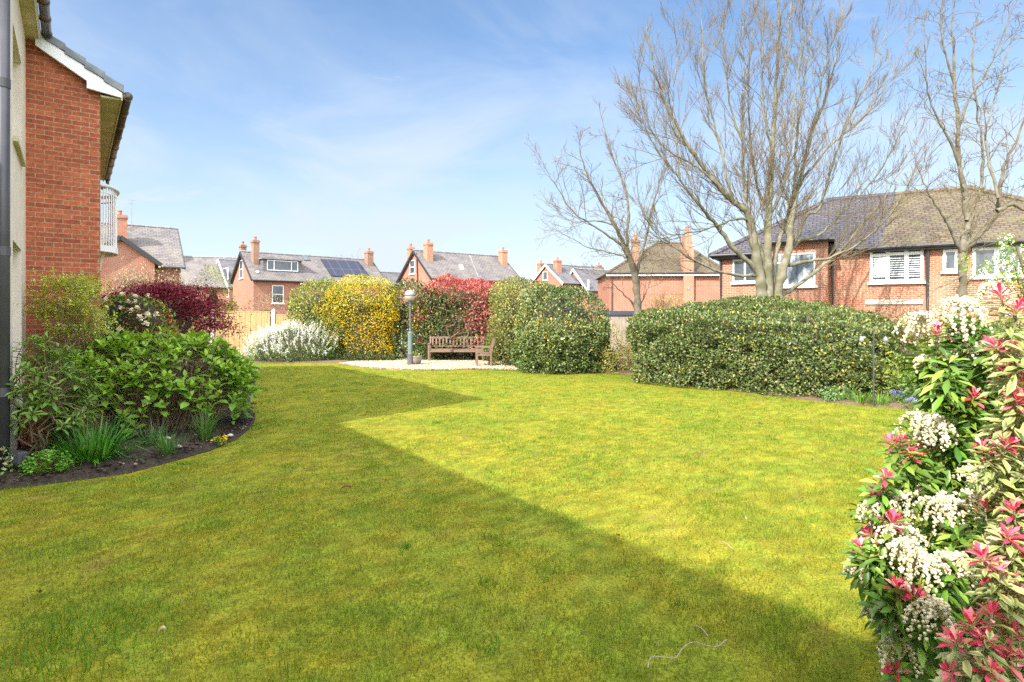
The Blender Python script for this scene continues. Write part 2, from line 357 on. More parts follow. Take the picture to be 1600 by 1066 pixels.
# bed along the building: its lawn edge, then back behind it
bed_edge = [G(*p) for p in ((-130, 772), (-40, 769), (0, 766), (60, 760), (130, 751), (200, 741), (270, 722), (330, 704), (370, 687), (393, 668), (399, 655), (396, 645), (384, 634))]
BED = bed_edge+[(-4.95, 11.0), (-5.8, 13.0), (-6.8, 15.5), (-8.0, 18.0), (-8.6, 20.0), (-13, 22), (-13, 16), (-8.0, 10.0), (-7.0, 8.8), (-7.0, 5.5)]
BACKBED = [G(330, 566.5), G(400, 567.5), G(470, 568), G(534, 567.5), (-5.6, 22.4), (-4.0, 23.0), (-1.0, 22.9), (-.2, 21.6), (-.1, 19.3), G(818, 580), G(850, 582), G(900, 583), G(950, 583), G(1000, 588), G(1060, 600), G(1140, 612), G(1230, 622), G(1320, 632), G(1420, 641), G(1500, 640), (10.5, 10.8), (13, 12), (13, 27), (-13, 27), (-13, 21.9)]
GRAVEL = [G(530, 569), G(568, 575), G(617, 578.6), G(685, 579), G(739, 577.5), G(800, 578.5), G(822, 580.5), (.1, 19.6), (-.05, 21.8), (-1.0, 23.2), (-4.0, 23.3), (-5.7, 22.6)]
lawn_noise = lambda x, y: (fbm(x, y, .55, 1), fbm(x, y, 1.7, 2), fbm(x, y, 5.0, 3))
def lawn_colour(x, y):
    """moss yellow, grass green and a little straw, in patches (the lawn's own colours)"""
    a, b, c = lawn_noise(x, y)
    t = np.clip((a-.5)*1.1+(b-.5)*1.0+(c-.5)*1.3+(fbm(x, y, 13, 4, 2)-.5)*1.2+.50, 0, 1)[:, None]
    green = np.array((.160, .200, .018)); moss = np.array((.225, .208, .018))
    k = green*(1-t)+moss*t
    s = np.clip((fbm(x, y, 2.6, 9)-.66)*7, 0, 1)[:, None]*np.clip((c-.42)*4, 0, 1)[:, None]
    return k*(1-s*.45)+np.array((.23, .17, .06))*s*.45
gm = plain('rough ground', (.10, .12, .03), .95, (.13, .10, .05), scale=.8, bump=.03)
setp(MB().box(-400, 400, -60, 700, -.4, -.03).build('ground', gm), kind='structure')
# lawn: gently uneven sheet with its colours in a vertex attribute
xs = np.arange(-13, 15.01, .09); ys = np.arange(-5, 25.01, .09); gx, gy = np.meshgrid(xs, ys); fx, fy = gx.ravel(), gy.ravel()
def lawn_z(x, y): return (fbm(x, y, .5, 21, 3)-.5)*.05
lc = lawn_colour(fx, fy)*(.62+.5*RNG.random((len(fx), 1)))
V = np.stack((fx, fy, lawn_z(fx, fy)), 1); nx, ny = len(xs), len(ys)
ii = (np.arange(ny-1)[:, None]*nx+np.arange(nx-1)[None]).ravel()
lm, n, l, b = newmat('mossy turf'); at = n.new('ShaderNodeAttribute'); at.attribute_name = 'Col'; b.inputs['Roughness'].default_value = .95; b.inputs['Specular IOR Level'].default_value = .1
nz = n.new('ShaderNodeTexNoise'); nz.inputs['Scale'].default_value = 55; nz.inputs['Detail'].default_value = 6; tcn = n.new('ShaderNodeTexCoord'); l.new(tcn.outputs['Object'], nz.inputs['Vector'])
mr = n.new('ShaderNodeMapRange'); mr.inputs['From Min'].default_value = .3; mr.inputs['From Max'].default_value = .7; mr.inputs['To Min'].default_value = .55; mr.inputs['To Max'].default_value = 1.35; l.new(nz.outputs['Fac'], mr.inputs['Value'])
hv = n.new('ShaderNodeHueSaturation'); l.new(mr.outputs[0], hv.inputs['Value']); l.new(at.outputs['Color'], hv.inputs['Color']); l.new(hv.outputs[0], b.inputs['Base Color'])
bp = n.new('ShaderNodeBump'); bp.inputs['Distance'].default_value = .012; l.new(nz.outputs['Fac'], bp.inputs['Height']); l.new(bp.outputs[0], b.inputs['Normal'])
setp(npmesh('lawn', V, [np.stack((ii, ii+1, ii+1+nx, ii+nx), 1)], lm, col=lc, smooth=True), kind='structure')
# grass blades: dense near the camera, thinner far away
def blades():
    S3 = [[], [], []]; VV = []; FF = []; CC = []; nn = 0
    for (z0, z1, dens, hgt, wid, full) in ((1.4, 3.6, 7000, .034, .0030, True), (3.6, 6, 4200, .034, .0036, True), (6, 10, 1900, .034, .0052, True), (10, 15, 850, .036, .009, False), (15, 23.5, 420, .038, .014, False)):
        x0, x1 = -.95*z1-1.5, min(.95*z1+1.5, 11); x0 = max(x0, -11)
        n = int((x1-x0)*(z1-z0)*dens); x = RNG.uniform(x0, x1, n); y = RNG.uniform(z0, z1, n)
        jx, jy = x+(vnoise(x, y, 9, 5)-.5)*.10, y+(vnoise(x, y, 9, 8)-.5)*.10
        k = (np.abs(x) < .95*y+1.2) & ~inpoly(jx, jy, BED) & ~inpoly(x, y, GRAVEL) & ~inpoly(x, y, BACKBED)
        tuft = fbm(x, y, 3.2, 31); green = fbm(x, y, 1.7, 2)*.6+fbm(x, y, .55, 1)*.4
        k &= RNG.random(n) < np.clip(1.25-1.3*(green-.3)-.5*(tuft < .42), .25, 1)
        x, y, tuft, green = x[k], y[k], tuft[k], green[k]; n = len(x)
        h = hgt*.88*(.45+.75*RNG.random(n))*(.75+.5*np.clip((tuft-.35)*3, 0, 1.2))*(1.25-.8*np.clip(green-.2, 0, 1)); a = RNG.uniform(0, 2*np.pi, n); wv = wid*(.7+.6*RNG.random(n))
        tilt = RNG.uniform(.15, 1.1, n); b = RNG.uniform(0, 2*np.pi, n)
        dx, dy = np.cos(a)*wv*.5, np.sin(a)*wv*.5; lx, ly = np.cos(b)*h*tilt, np.sin(b)*h*tilt; z = lawn_z(x, y)-.002
        c = lawn_colour(x, y)*(.50+1.05*RNG.random((n, 1)))
        dry = RNG.random(n) < .045; c[dry] = np.array((.36, .29, .12))*(.7+.5*RNG.random((dry.sum(), 1)))
        lush = np.clip((tuft-.55)*5, 0, 1)[:, None]; c = c*(1-lush*.5)+np.array((.10, .20, .014))*lush*.5
        P0 = np.stack((x-dx, y-dy, z), 1); P1 = np.stack((x+dx, y+dy, z), 1); T = np.stack((x+lx, y+ly, z+h), 1)
        if full:
            Mx = np.stack((x+lx*.35, y+ly*.35, z+h*.62), 1); off = np.stack((dx*.7, dy*.7, 0*dx), 1)
            V = np.stack((P0, P1, Mx+off, Mx-off, T), 1).reshape(-1, 3); i = np.arange(n)[:, None]*5+nn
            FF.append((np.concatenate((i, i+1, i+2, i+3), 1), np.concatenate((i+3, i+2, i+4), 1))); q = 5
        else:
            V = np.stack((P0, P1, T), 1).reshape(-1, 3); i = np.arange(n)[:, None]*3+nn; FF.append((np.zeros((0, 4), int), np.concatenate((i, i+1, i+2), 1))); q = 3
        VV.append(V); CC.append(np.repeat(c, q, 0)); nn += len(V)
    # coarser green clumps standing a little above the moss
    nc = 620; cx_, cy_ = RNG.uniform(-9, 8, nc), 2.2+RNG.random(nc)**1.6*14; kk = (np.abs(cx_) < .95*cy_+.6) & ~inpoly(cx_, cy_, BED) & ~inpoly(cx_, cy_, BACKBED) & ~inpoly(cx_, cy_, GRAVEL)
    cx_, cy_ = cx_[kk], cy_[kk]; m = RNG.integers(10, 60, len(cx_)); rad = RNG.uniform(.03, .14, len(cx_)); hh = RNG.uniform(.03, .062, len(cx_)); tn = RNG.random(len(cx_))
    cx_ = np.append(cx_, [-2.35, -2.55, -2.2]); cy_ = np.append(cy_, [3.05, 3.2, 3.3]); m = np.append(m, [260, 200, 160]); rad = np.append(rad, [.2, .16, .15]); hh = np.append(hh, [.085, .075, .07]); tn = np.append(tn, [.1, .2, .2])
    x = np.repeat(cx_, m)+RNG.normal(size=m.sum())*np.repeat(rad, m); y = np.repeat(cy_, m)+RNG.normal(size=m.sum())*np.repeat(rad, m); h = np.repeat(hh, m)*RNG.uniform(.5, 1.15, m.sum()); n = len(x)
    a = RNG.uniform(0, 6.28, n); b = RNG.uniform(0, 6.28, n); wv = .0042+.0010*y*.25; dx, dy = np.cos(a)*wv*.5, np.sin(a)*wv*.5; tl = RNG.uniform(.2, 1.3, n); lx, ly = np.cos(b)*h*tl, np.sin(b)*h*tl; z = lawn_z(x, y)
    c = (np.array((.085, .20, .018))*(1-np.repeat(tn, m)[:, None])+np.array((.19, .25, .022))*np.repeat(tn, m)[:, None])*RNG.uniform(.6, 1.4, (n, 1))
    P0 = np.stack((x-dx, y-dy, z), 1); P1 = np.stack((x+dx, y+dy, z), 1); T = np.stack((x+lx, y+ly, z+h), 1); Mx = np.stack((x+lx*.35, y+ly*.35, z+h*.62), 1); off = np.stack((dx*.7, dy*.7, 0*dx), 1)
    V = np.stack((P0, P1, Mx+off, Mx-off, T), 1).reshape(-1, 3); i = np.arange(n)[:, None]*5+nn; FF.append((np.concatenate((i, i+1, i+2, i+3), 1), np.concatenate((i+3, i+2, i+4), 1))); VV.append(V); CC.append(np.repeat(c, 5, 0)); nn += len(V)
    o = npmesh('grass', np.concatenate(VV), [np.concatenate([f[0] for f in FF]), np.concatenate([f[1] for f in FF])], M['blade'], col=np.concatenate(CC))
    setp(o, 'short mossy grass blades covering the whole lawn', 'grass', kind='stuff')
blades()
# soil beds, slightly domed
def bed(name, poly, z, m, rise=.16):
    import mathutils
    from mathutils.geometry import delaunay_2d_cdt
    p = np.array(poly); x0, y0 = p.min(0); x1, y1 = p.max(0)
    ex = []
    for i in range(len(p)):
        q = p[(i+1) % len(p)]; k = max(1, int(np.linalg.norm(q-p[i])/.15))
        ex += [tuple(p[i]+(q-p[i])*t/k) for t in range(k)]
    n = int((x1-x0)*(y1-y0)*45); rx, ry = RNG.uniform(x0, x1, n), RNG.uniform(y0, y1, n); kk = inpoly(rx, ry, poly)
    pts = [Vector(q) for q in ex]+[Vector((a, c)) for a, c in zip(rx[kk], ry[kk])]; ne = len(ex)
    vs, _, fs, *_ = delaunay_2d_cdt(pts, [], [list(range(ne))], 1, 1e-4)
    P = np.array([(v.x, v.y) for v in vs]); e = np.array(ex); d = np.sqrt(((P[:, None]-e[None])**2).sum(2)).min(1)
    zz = z+np.minimum(d, .35)*rise+(fbm(P[:, 0], P[:, 1], 5, 77, 3)-.5)*.05*np.minimum(d*4, 1)-.02*(d < .02)
    return setp(npmesh(name, np.column_stack((P, zz)), [np.array([f for f in fs if len(f) == 3])], m, smooth=True), kind='structure')
M['soil'] = plain('dark damp soil', (.016, .011, .007), .95, (.045, .030, .019), scale=28, bump=.02, detail=8)
M['soil_dry'] = plain('soil with leaf litter', (.07, .045, .026), .95, (.15, .10, .055), scale=20, bump=.02, detail=8)
bed('flower_bed', BED, .03, M['soil']); bed('border_soil', BACKBED, .02, M['soil_dry'])
M['gravel'] = plain('pale gravel', (.40, .32, .22), .95, (.24, .18, .12), scale=42, bump=.012, detail=3, lo=.3, hi=.7)
bed('gravel_patch', GRAVEL, .032, M['gravel'], .03)
def scatter(name, label, cat, poly, n, size, cols, wts, z, flat=.6, m=None):
    p = np.array(poly); a, c = p.min(0), p.max(0); x, y = RNG.uniform(a[0], c[0], n), RNG.uniform(a[1], c[1], n)
    k = inpoly(x, y, poly); x, y = x[k], y[k]; n = len(x)
    o = np.array([(1, 0, 0), (0, 1, 0), (-1, 0, 0), (0, -1, 0), (0, 0, 1), (0, 0, -1)], float); s = size*(.5+RNG.random((n, 1)))*(.6+.8*RNG.random((n, 3)))
    s[:, 2] *= flat; an = RNG.uniform(0, 6.28, n); v = o[None]*s[:, None]; ca, sa = np.cos(an)[:, None], np.sin(an)[:, None]
    V = np.stack((v[..., 0]*ca-v[..., 1]*sa+x[:, None], v[..., 0]*sa+v[..., 1]*ca+y[:, None], v[..., 2]+z+RNG.random((n, 1))*size*.5), 2).reshape(-1, 3)
    f = np.array([(0, 1, 4), (1, 2, 4), (2, 3, 4), (3, 0, 4), (1, 0, 5), (2, 1, 5), (3, 2, 5), (0, 3, 5)])
    F = (np.arange(n)[:, None, None]*6+f[None]).reshape(-1, 3); c = palette(n, cols, wts)
    setp(npmesh(name, V, [F], m or M['leaf'], col=np.repeat(c, 6, 0)), label, cat, kind='stuff')
M['pebble'] = leafmat('stones and bark', .9, 0, .2)
scatter('gravel_stones', 'loose pale gravel stones in front of the bench', 'gravel', GRAVEL, 26000, .022, [(.44, .35, .24), (.30, .22, .14), (.58, .50, .40), (.18, .13, .09)], [5, 3, 1.3, 1.2], .04, m=M['pebble'])
scatter('bark_chips', 'dark bark chips scattered over the flower bed soil', 'bark', bed_edge+[(-4.75, 11.3), (-6.5, 11.0), (-7.0, 8.8), (-7.0, 5.5)], 5200, .020, [(.025, .017, .011), (.055, .036, .024), (.10, .075, .055), (.24, .2, .15)], [6, 4, 1.2, .2], .075, .5, M['pebble'])

# ================================================================== WINDOWS, HOUSES
class Face:                       # (u, out, z) on one wall of a house -> the house's own x, y, z
    def __init__(s, kind, val): s.k = kind; s.v = val
    def __call__(s, u, o, z):
        if s.k == 'front': return (u, s.v-o, z)
        if s.k == 'left': return (s.v-o, u, z)
        if s.k == 'right': return (s.v+o, u, z)
def fbox(mb, f, u0, u1, o0, o1, z0, z1):
    t = MB().box(u0, u1, o0, o1, z0, z1); n = len(mb.v); mb.v += [f(*p) for p in t.v]
    flip = f.k in ('right',)       # keep the faces pointing outward
    mb.f += [tuple(n+i for i in (q if flip else reversed(q))) for q in t.f]; return mb
def window(root, f, u0, u1, z0, z1, bars=(), heads=(), sill=True, glass='glass', o=0.0, fr=.06, name='window', lights=True, wide=.06):
    """white frame standing 3 cm proud; bars: mullions at fractions; heads: (fraction from, to, height) transoms"""
    b = MB(); d0, d1 = o-.05, o+.035
    fbox(b, f, u0, u1, d0, d1, z1-fr, z1); fbox(b, f, u0, u1, d0, d1, z0, z0+fr)
    fbox(b, f, u0, u0+fr, d0, d1, z0+fr, z1-fr); fbox(b, f, u1-fr, u1, d0, d1, z0+fr, z1-fr)
    W = u1-u0
    for t in bars: fbox(b, f, u0+W*t-wide*.6, u0+W*t+wide*.6, d0, d1-.004, z0+fr, z1-fr)
    for a, c, h in heads: fbox(b, f, u0+W*a+fr*.5, u0+W*c-fr*.5, d0, d1-.007, z0+(z1-z0)*h-wide*.5, z0+(z1-z0)*h+wide*.5)
    w = b.build(name, M['white'], root)
    fbox(MB(), f, u0+fr*.6, u1-fr*.6, o-.03, o+.006, z0+fr*.6, z1-fr*.6).build('pane', M[glass], w)
    if sill: fbox(MB(), f, u0-.08, u1+.08, o-.02, o+.12, z0-.09, z0-.003).build('sill', M['white'], w)
    return w
def chimney(root, x, y, z0, z1, sx, sy, pots=1, m='brick_far', ph=.35):
    sx *= .88; sy *= .88; b = MB(); b.box(x-sx/2, x+sx/2, y-sy/2, y+sy/2, z0, z1-.22); b.box(x-sx/2-.06, x+sx/2+.06, y-sy/2-.06, y+sy/2+.06, z1-.22, z1-.08); b.box(x-sx/2-.02, x+sx/2+.02, y-sy/2-.02, y+sy/2+.02, z1-.08, z1)
    c = b.build('chimney', M[m], root)
    for i in range(pots):
        t = (i+.5)/pots-.5; px, py = (x+t*sx, y) if sx > sy else (x, y+t*sy)
        MB().lathe([(.10, 0), (.13, .02), (.12, ph*.75), (.15, ph*.8), (.15, ph), (.10, ph), (.09, ph-.1)], (px, py, z1-.003), 12).build('chimney_pot', M['terracotta'], c, smooth=False)
    return c
class House:
    """gabled house; own x along the ridge from the near gable, own y backwards, z up"""
    def __init__(s, name, label, cat, org, ang, group=None):
        s.t = thing(name, label, cat, (org[0], org[1], 0), R(ang), group); s.M = FR[s.t.name]; s.Mi = s.M.inverted()
    def hit(s, x, y, kind, val):   # photograph pixel -> point on the house's own plane x = val or y = val
        a = s.Mi @ Vector((0, 0, CAMH)); d = s.Mi.to_3x3() @ Vector(((x-CX)/F_PX, 1, (HY-y)/F_PX)); i = 0 if kind == 'x' else 1
        t = (val-a[i])/d[i]; return a+d*t
    def win(s, kind, val, px, **kw):
        x0, y0, x1, y1 = px; ax = 'y' if kind == 'front' else 'x'
        a = s.hit(x0, y1, ax, val); c = s.hit(x1, y0, ax, val); i = 0 if kind == 'front' else 1
        a2 = s.hit(x0, y0, ax, val); c2 = s.hit(x1, y1, ax, val)
        u0, u1 = sorted((a[i], c[i])); return window(s.t, Face(kind, val), u0, u1, (a.z+c2.z)/2, (a2.z+c.z)/2, **kw)
    def gable(s, L, W, ev, rg, wall='brick_far', roof='slate', barge='black', over=.3, x0=0.0, y0=0.0, ends=(True, True), wname='wall'):
        b = MB(); x1, y1 = x0+L, y0+W; m = y0+W/2
        for x, o in ((x0, 1), (x1, -1)):
            p = [(x, y0, 0), (x, y1, 0), (x, y1, ev), (x, m, rg), (x, y0, ev)]; b.poly(p[::-1] if o > 0 else p)
        b.poly([(x0, y0, 0), (x1, y0, 0), (x1, y0, ev), (x0, y0, ev)]); b.poly([(x1, y1, 0), (x0, y1, 0), (x0, y1, ev), (x1, y1, ev)])
        b.build(wname, M[wall], s.t)
        sl = (rg-ev)/(W/2); e = over; up = .10; r = MB(); xa, xb = x0-.22, x1+.22
        for sg in (-1, 1):
            ye = m+sg*(W/2+e); ze = ev-sl*e+up
            q = [(xa, ye, ze), (xb, ye, ze), (xb, m, rg+up), (xa, m, rg+up)]; r.slab(q if sg < 0 else q[::-1], .09)
        rf = r.build('roof', M[roof], s.t)
        k = MB(); n = int(L/.45)
        for i in range(n):
            a = xa+(xb-xa)*i/n; c = xa+(xb-xa)*(i+.96)/n; h = rg+up+.02+random.uniform(-.012, .012); k.tube([(a, m, h), (c, m, h)], .11, 8)
        k.build('ridge_tiles', M['lead'], rf)
        for x, on in ((xa-.02, ends[0]), (xb+.02, ends[1])):
            if not on: continue
            for sg in (-1, 1): MB().beam((x, m, rg+.0), (x, m+sg*(W/2+e), ev-sl*e+.0), .05, .24).build('bargeboard', M[barge], s.t)
        for sg in (-1, 1):
            ye = m+sg*(W/2+e+.05); MB().tube([(xa, ye, ev-sl*e+.03), (xb, ye, ev-sl*e+.03)], .06, 8).build('gutter', M['black'], s.t)
        s.m = m; s.sl = sl; s.ev = ev; s.rg = rg; s.up = up; s.y0 = y0
        return rf
    def rz(s, y): return s.rg+s.up-abs(y-s.m)*s.sl
    def onroof(s, x, y):           # pixel -> point on the front roof slope
        a = s.Mi @ Vector((0, 0, CAMH)); d = s.Mi.to_3x3() @ Vector(((x-CX)/F_PX, 1, (HY-y)/F_PX))
        # z = rg+up-(m-y)*sl
        t = (s.rg+s.up-(s.m-a.y)*s.sl-a.z)/(d.z-s.sl*d.y); return a+d*t
    def roofpanel(s, name, px, m, th=.05, parent=None):
        q = [s.onroof(*p) for p in px]; nr = Vector((0, -s.sl, 1)).normalized(); return MB().slab([p+nr*th for p in q], th*.9, nr).build(name, M[m], parent or s.t)
# ================================================================== THE NEAR BUILDING (left)
ap = thing('apartment_building', 'near cream and red brick apartment building with brown gutters at the left edge', 'building', BD(8.6, -.58), math.atan2(.6, .8))
def A(d2, d1, z): return (d2+.58, d1-8.6, z)          # building axes -> the thing's own axes
def abox(mb, a, b, c, d, z0, z1): return mb.box(a+.58, b+.58, c-8.6, d-8.6, z0, z1)
b = MB()                                               # rendered front wall with two window openings
for d0, d1, z0, z1 in ((8.6, 9.2, 0, 6.0), (10.66, 11.56, 0, 6.0), (9.2, 10.66, 0, .9), (9.2, 10.66, 2.70, 3.94), (9.2, 10.66, 5.31, 6.0)):
    abox(b, -.88, -.58, d0, d1, z0, z1)
abox(b, -8.5, -.882, 8.6, 8.9, 0, 6.0)                 # its end wall
b.build('rendered_wall', M['render'], ap)
for z0, z1 in ((.9, 2.70), (3.94, 5.31)):
    f = Face('right', A(-.58, 0, 0)[0]); w_ = window(ap, f, .6, 2.06, z0, z1, bars=(.5,), o=-.16, sill=False)
    fbox(MB(), f, .56, 2.10, -.15, .05, z0-.06, z0-.004).build('sill', M['soffit'], w_)
RT = lambda d2: 5.45+.62*(.66-d2)                     # top of the roof slope
b = MB(); zb = 5.36                                    # brick wing: end wall, garden wall, far end
top = [(-.58, RT(-.58)-.10), (-4.6, RT(-4.6)-.10), (-8.5, 5.9)]
p = [(.35, 0), (.35, RT(.35)-.10), (-.58, RT(-.58)-.10), (-.58, 0)]
b.poly([A(d2, 11.56, z) for d2, z in p][::-1])
b.poly([A(.35, 11.56, 0), A(.35, 18.6, 0), A(.35, 18.6, RT(.35)-.1), A(.35, 11.56, RT(.35)-.1)])
b.poly([A(.35, 18.6, 0), A(-9.5, 18.6, 0), A(-9.5, 18.6, 6.0), A(-4.6, 18.6, RT(-4.6)-.1), A(.35, 18.6, RT(.35)-.1)])
b.build('brick_wall', M['brick_near'], ap)
# roof: the high eave over the rendered wall, and the slope carried lower over the brick wing
r = MB(); rd, rzv = -4.6, RT(-4.6)
def rs(a, c, d2e):                                     # one slope between d1 a..c down to d2e, and its back slope
    r.slab([A(d2e, a, RT(d2e)), A(d2e, c, RT(d2e)), A(rd, c, rzv), A(rd, a, rzv)], .06)
    r.slab([A(rd, a, rzv), A(rd, c, rzv), A(-9.6, c, rzv-3.1), A(-9.6, a, rzv-3.1)], .06)
rs(8.45, 11.44, -.40); rs(11.52, 18.75, .66)
rf = r.build('roof', M['tile_grey'], ap)
vt = None
dl = .285
for i in range(4):                                     # verge tiles lapping down the edge
    a = -.36+i*dl*.88; bq = a+dl*.93
    m_ = MB(); q = [A(a, 11.40, RT(a)+.045), A(bq, 11.40, RT(bq)+.085), A(bq, 11.56, RT(bq)+.085), A(a, 11.56, RT(a)+.045)]
    m_.slab(q, .125).build('verge_tile', M['tile_grey'], rf, bevel=.006)
b = MB(); off = .055                                   # white verge board and the boxed end of the eaves
b.slab([A(-.46, 11.42, RT(-.46)-off), A(-.46, 11.42, RT(-.46)-off-.20), A(.17, 11.42, RT(.17)-off-.20), A(.17, 11.42, 5.385), A(.63, 11.42, 5.33), A(.63, 11.42, RT(.63)-off)], .05, (-0, -1, 0))
b.build('verge_board', M['board'], ap)
b = MB(); abox(b, .352, .62, 11.475, 18.6, 5.30, 5.33); b.build('soffit', M['soffit'], ap)
b = MB(); abox(b, .62, .645, 11.43, 18.7, 5.29, 5.42); b.build('fascia', M['soffit'], ap)
b = MB(); abox(b, -.578, -.42, 8.45, 11.555, 6.0, 6.03); b.build('soffit', M['soffit'], ap)
b = MB(); abox(b, -.42, -.395, 8.45, 11.50, 5.985, 6.10); b.build('fascia', M['board'], ap)
def gutter(d2, z, a, c, step):
    g = MB().tube([A(d2, a, z), A(d2, c, z)], .062, 14).build('gutter', M['gutter'], ap, smooth=True)
    n = int((c-a)/step)
    for i in range(n+1):
        y = a+.02+(c-a-.08)*i/n; MB().tube([A(d2, y, z), A(d2, y+.05, z)], .073, 14).build('gutter_bracket', M['gutter'], g)
    return g
g2 = gutter(.715, 5.375, 11.42, 18.7, .85); gutter(-.325, 6.085, 8.45, 11.42, .55)
MB().tube([A(.715, 18.6, 5.36), A(.715, 18.6, 5.2), A(.62, 18.6, 5.1), A(.43, 18.6, 5.06), A(.42, 18.6, 4.9), A(.42, 18.6, .1)], .04, 10).build('downpipe', M['gutter'], ap, smooth=True)
dp = MB().tube([A(-.62, 8.52, .05), A(-.62, 8.52, 6.05)], .062, 18).build('downpipe', M['pipe'], ap, smooth=True)
for z in (.9, 2.45, 4.3, 5.6): MB().tube([A(-.62, 8.52, z), A(-.62, 8.52, z+.10)], .068, 18).build('pipe_collar', M['pipe'], dp)
# curved white balcony on the garden side of the wing
bc, hb, pr, zf = 14.2, .75, .37, 3.12
arc = [(bc-hb*math.cos(a), .35+pr*math.sin(a)) for a in np.linspace(0.02, math.pi-.02, 22)]
bal = MB().slab([A(y, x, zf) for x, y in arc][::-1], .12).build('balcony', M['white'], ap)
MB().tube([A(y, x, zf+1.13) for x, y in arc], .035, 10).build('handrail', M['board'], bal, smooth=True)
k = MB()
for x, y in arc[::1]: k.tube([A(.35+(y-.35)*.93, bc+(x-bc)*.96, zf-.02), A(.35+(y-.35)*.93, bc+(x-bc)*.96, zf+1.12)], .011, 6)
k.tube([A(.35+(y-.35)*.93, bc+(x-bc)*.96, zf+1.0) for x, y in arc], .014, 6); k.build('railing', M['white'], bal)
MB().tube([A(.45, bc-.1, zf-.12), A(.38, bc-.1, zf-.45)], .05, 8).build('bracket', M['white'], bal)
# the set-back block towards the camera, out of frame: its eave throws the long shadow on the lawn
b = MB(); abox(b, -12, -4.15, -9, 8.598, 0, 6.0); b.build('setback_wall', M['render'], ap)
b = MB(); e2, rr = -3.93, -8.0; zt = 6.2
b.slab([A(e2, -9.2, zt), A(e2, 8.58, zt), A(rr, 8.58, zt+2.4), A(rr, -9.2, zt+2.4)], .1)
b.slab([A(rr, -9.2, zt+2.4), A(rr, 8.58, zt+2.4), A(-12.2, 8.58, zt), A(-12.2, -9.2, zt)], .1); b.build('setback_roof', M['tile_grey'], ap)

# ================================================================== HOUSES BEHIND THE GARDEN
# house with dormer and solar panels
h = House('brick_house', 'brick house with a wide roof dormer and solar panels on its slate roof', 'house', (-23.25, 52.6), 40)
h.gable(13.0, 6.7, 5.1, 7.65, wall='brick_pink')
h.win('left', 0.0, (374.5, 407, 380, 435), heads=((0, 1, .5),))
h.win('front', 0.0, (425, 446, 443, 474), heads=((0, 1, .5),))
for px, yt, zz in ((374, 386, 0), (391, 380, 0)): pass
chimney(h.t, .45, h.m+1.6, 5.6, 8.55, .55, .8, 1, 'brick_old'); chimney(h.t, .75, h.m-1.3, 6.2, 8.75, .6, .9, 1, 'brick_old'); chimney(h.t, 12.6, h.m-.6, 6.2, 8.6, .75, .9, 1, 'brick_old')
a = h.onroof(411, 424); c = h.onroof(470, 424.5); yd = a.y-.02; z0, z1 = a.z-.1, a.z+1.15
b = MB().box(a.x, c.x, yd, yd+2.6, z0, z1); dm = b.build('dormer', M['slate_dark'], h.t)
MB().box(a.x-.15, c.x+.15, yd-.2, yd+2.7, z1+.002, z1+.12).build('dormer_roof', M['lead'], dm)
window(h.t, Face('front', yd), a.x+.35, c.x-.35, z0+.22, z1-.08, bars=(.22, .78), sill=False)
h.roofpanel('solar_panel', [(517.5, 432), (579, 435), (559.5, 409), (500.5, 405.5)], 'solar', .09)
h.roofpanel('skylight', [(475, 407.5), (485, 408), (481, 401), (471.5, 400.5)], 'glass', .08)
h.roofpanel('roof_vent', [(400.5, 427), (404.5, 427), (403.5, 424.5), (400, 424.5)], 'white', .1)
# the gabled house in the middle
h = House('brick_house', 'brick gabled house with three orange chimneys behind the photinia', 'house', (-7.6, 55.4), 36)
h.gable(10.4, 7.0, 5.4, 8.1, wall='brick_pink')
h.win('left', 0.0, (640.5, 407, 648.5, 428), heads=((0, 1, .5),))
MB().tube([h.hit(651, 396, 'x', -.1), h.hit(653, 460, 'x', -.1)], .06, 8).build('downpipe', M['black'], h.t)
chimney(h.t, .5, h.m+2.0, 5.8, 8.75, .6, .8, 1, 'brick_house'); chimney(h.t, .9, h.m-1.1, 6.6, 8.9, .75, .9, 1, 'brick_house'); chimney(h.t, 10.0, h.m-1.0, 6.4, 8.75, .75, .9, 1, 'brick_house')
h.roofpanel('skylight', [(719.5, 421.5), (725, 421.8), (722, 415), (717, 414.7)], 'board', .08)
MB().tube([h.onroof(x, y)+Vector((0, 0, .02)) for x, y in ((748, 434), (734, 399.5))], .045, 6).build('party_line', M['lead'], h.t)
# small gable glimpsed between those two
h = House('brick_house', 'small slate roofed gable glimpsed between two larger brick houses', 'house', (-17.2, 74.2), 40)
h.gable(9.0, 3.6, 5.6, 7.3, wall='brick_pink', roof='slate_dark')
# house at the right with white verge boards
h = House('brick_house', 'distant brick house with white verge boards and two front chimneys', 'house', (6.1, 70.2), 33)
h.gable(9.2, 6.6, 5.7, 8.0, wall='brick_pink', roof='slate_dark', barge='white')
h.win('left', 0.0, (848.5, 424.5, 855.5, 438))
chimney(h.t, .5, h.m+1.9, 6, 8.4, .7, .9, 1); chimney(h.t, .8, h.m-1.2, 6.6, 8.55, .8, .9, 1); chimney(h.t, 8.6, h.m, 7.2, 8.4, .6, .6, 1)
h.roofpanel('skylight', [(905, 432), (910, 433), (908, 428.5), (903.5, 428)], 'board', .08)
h = House('brick_house', 'low grey roofed rear wing with a white downpipe beside the white verged house', 'house', (9.1, 70.5), 33)
h.gable(9.0, 5.0, 4.9, 7.4, wall='brick_pink', roof='slate_dark', barge='white')
MB().box(-.1, .05, -.25, -.1, 4.2, 6.0).build('downpipe', M['white'], h.t)
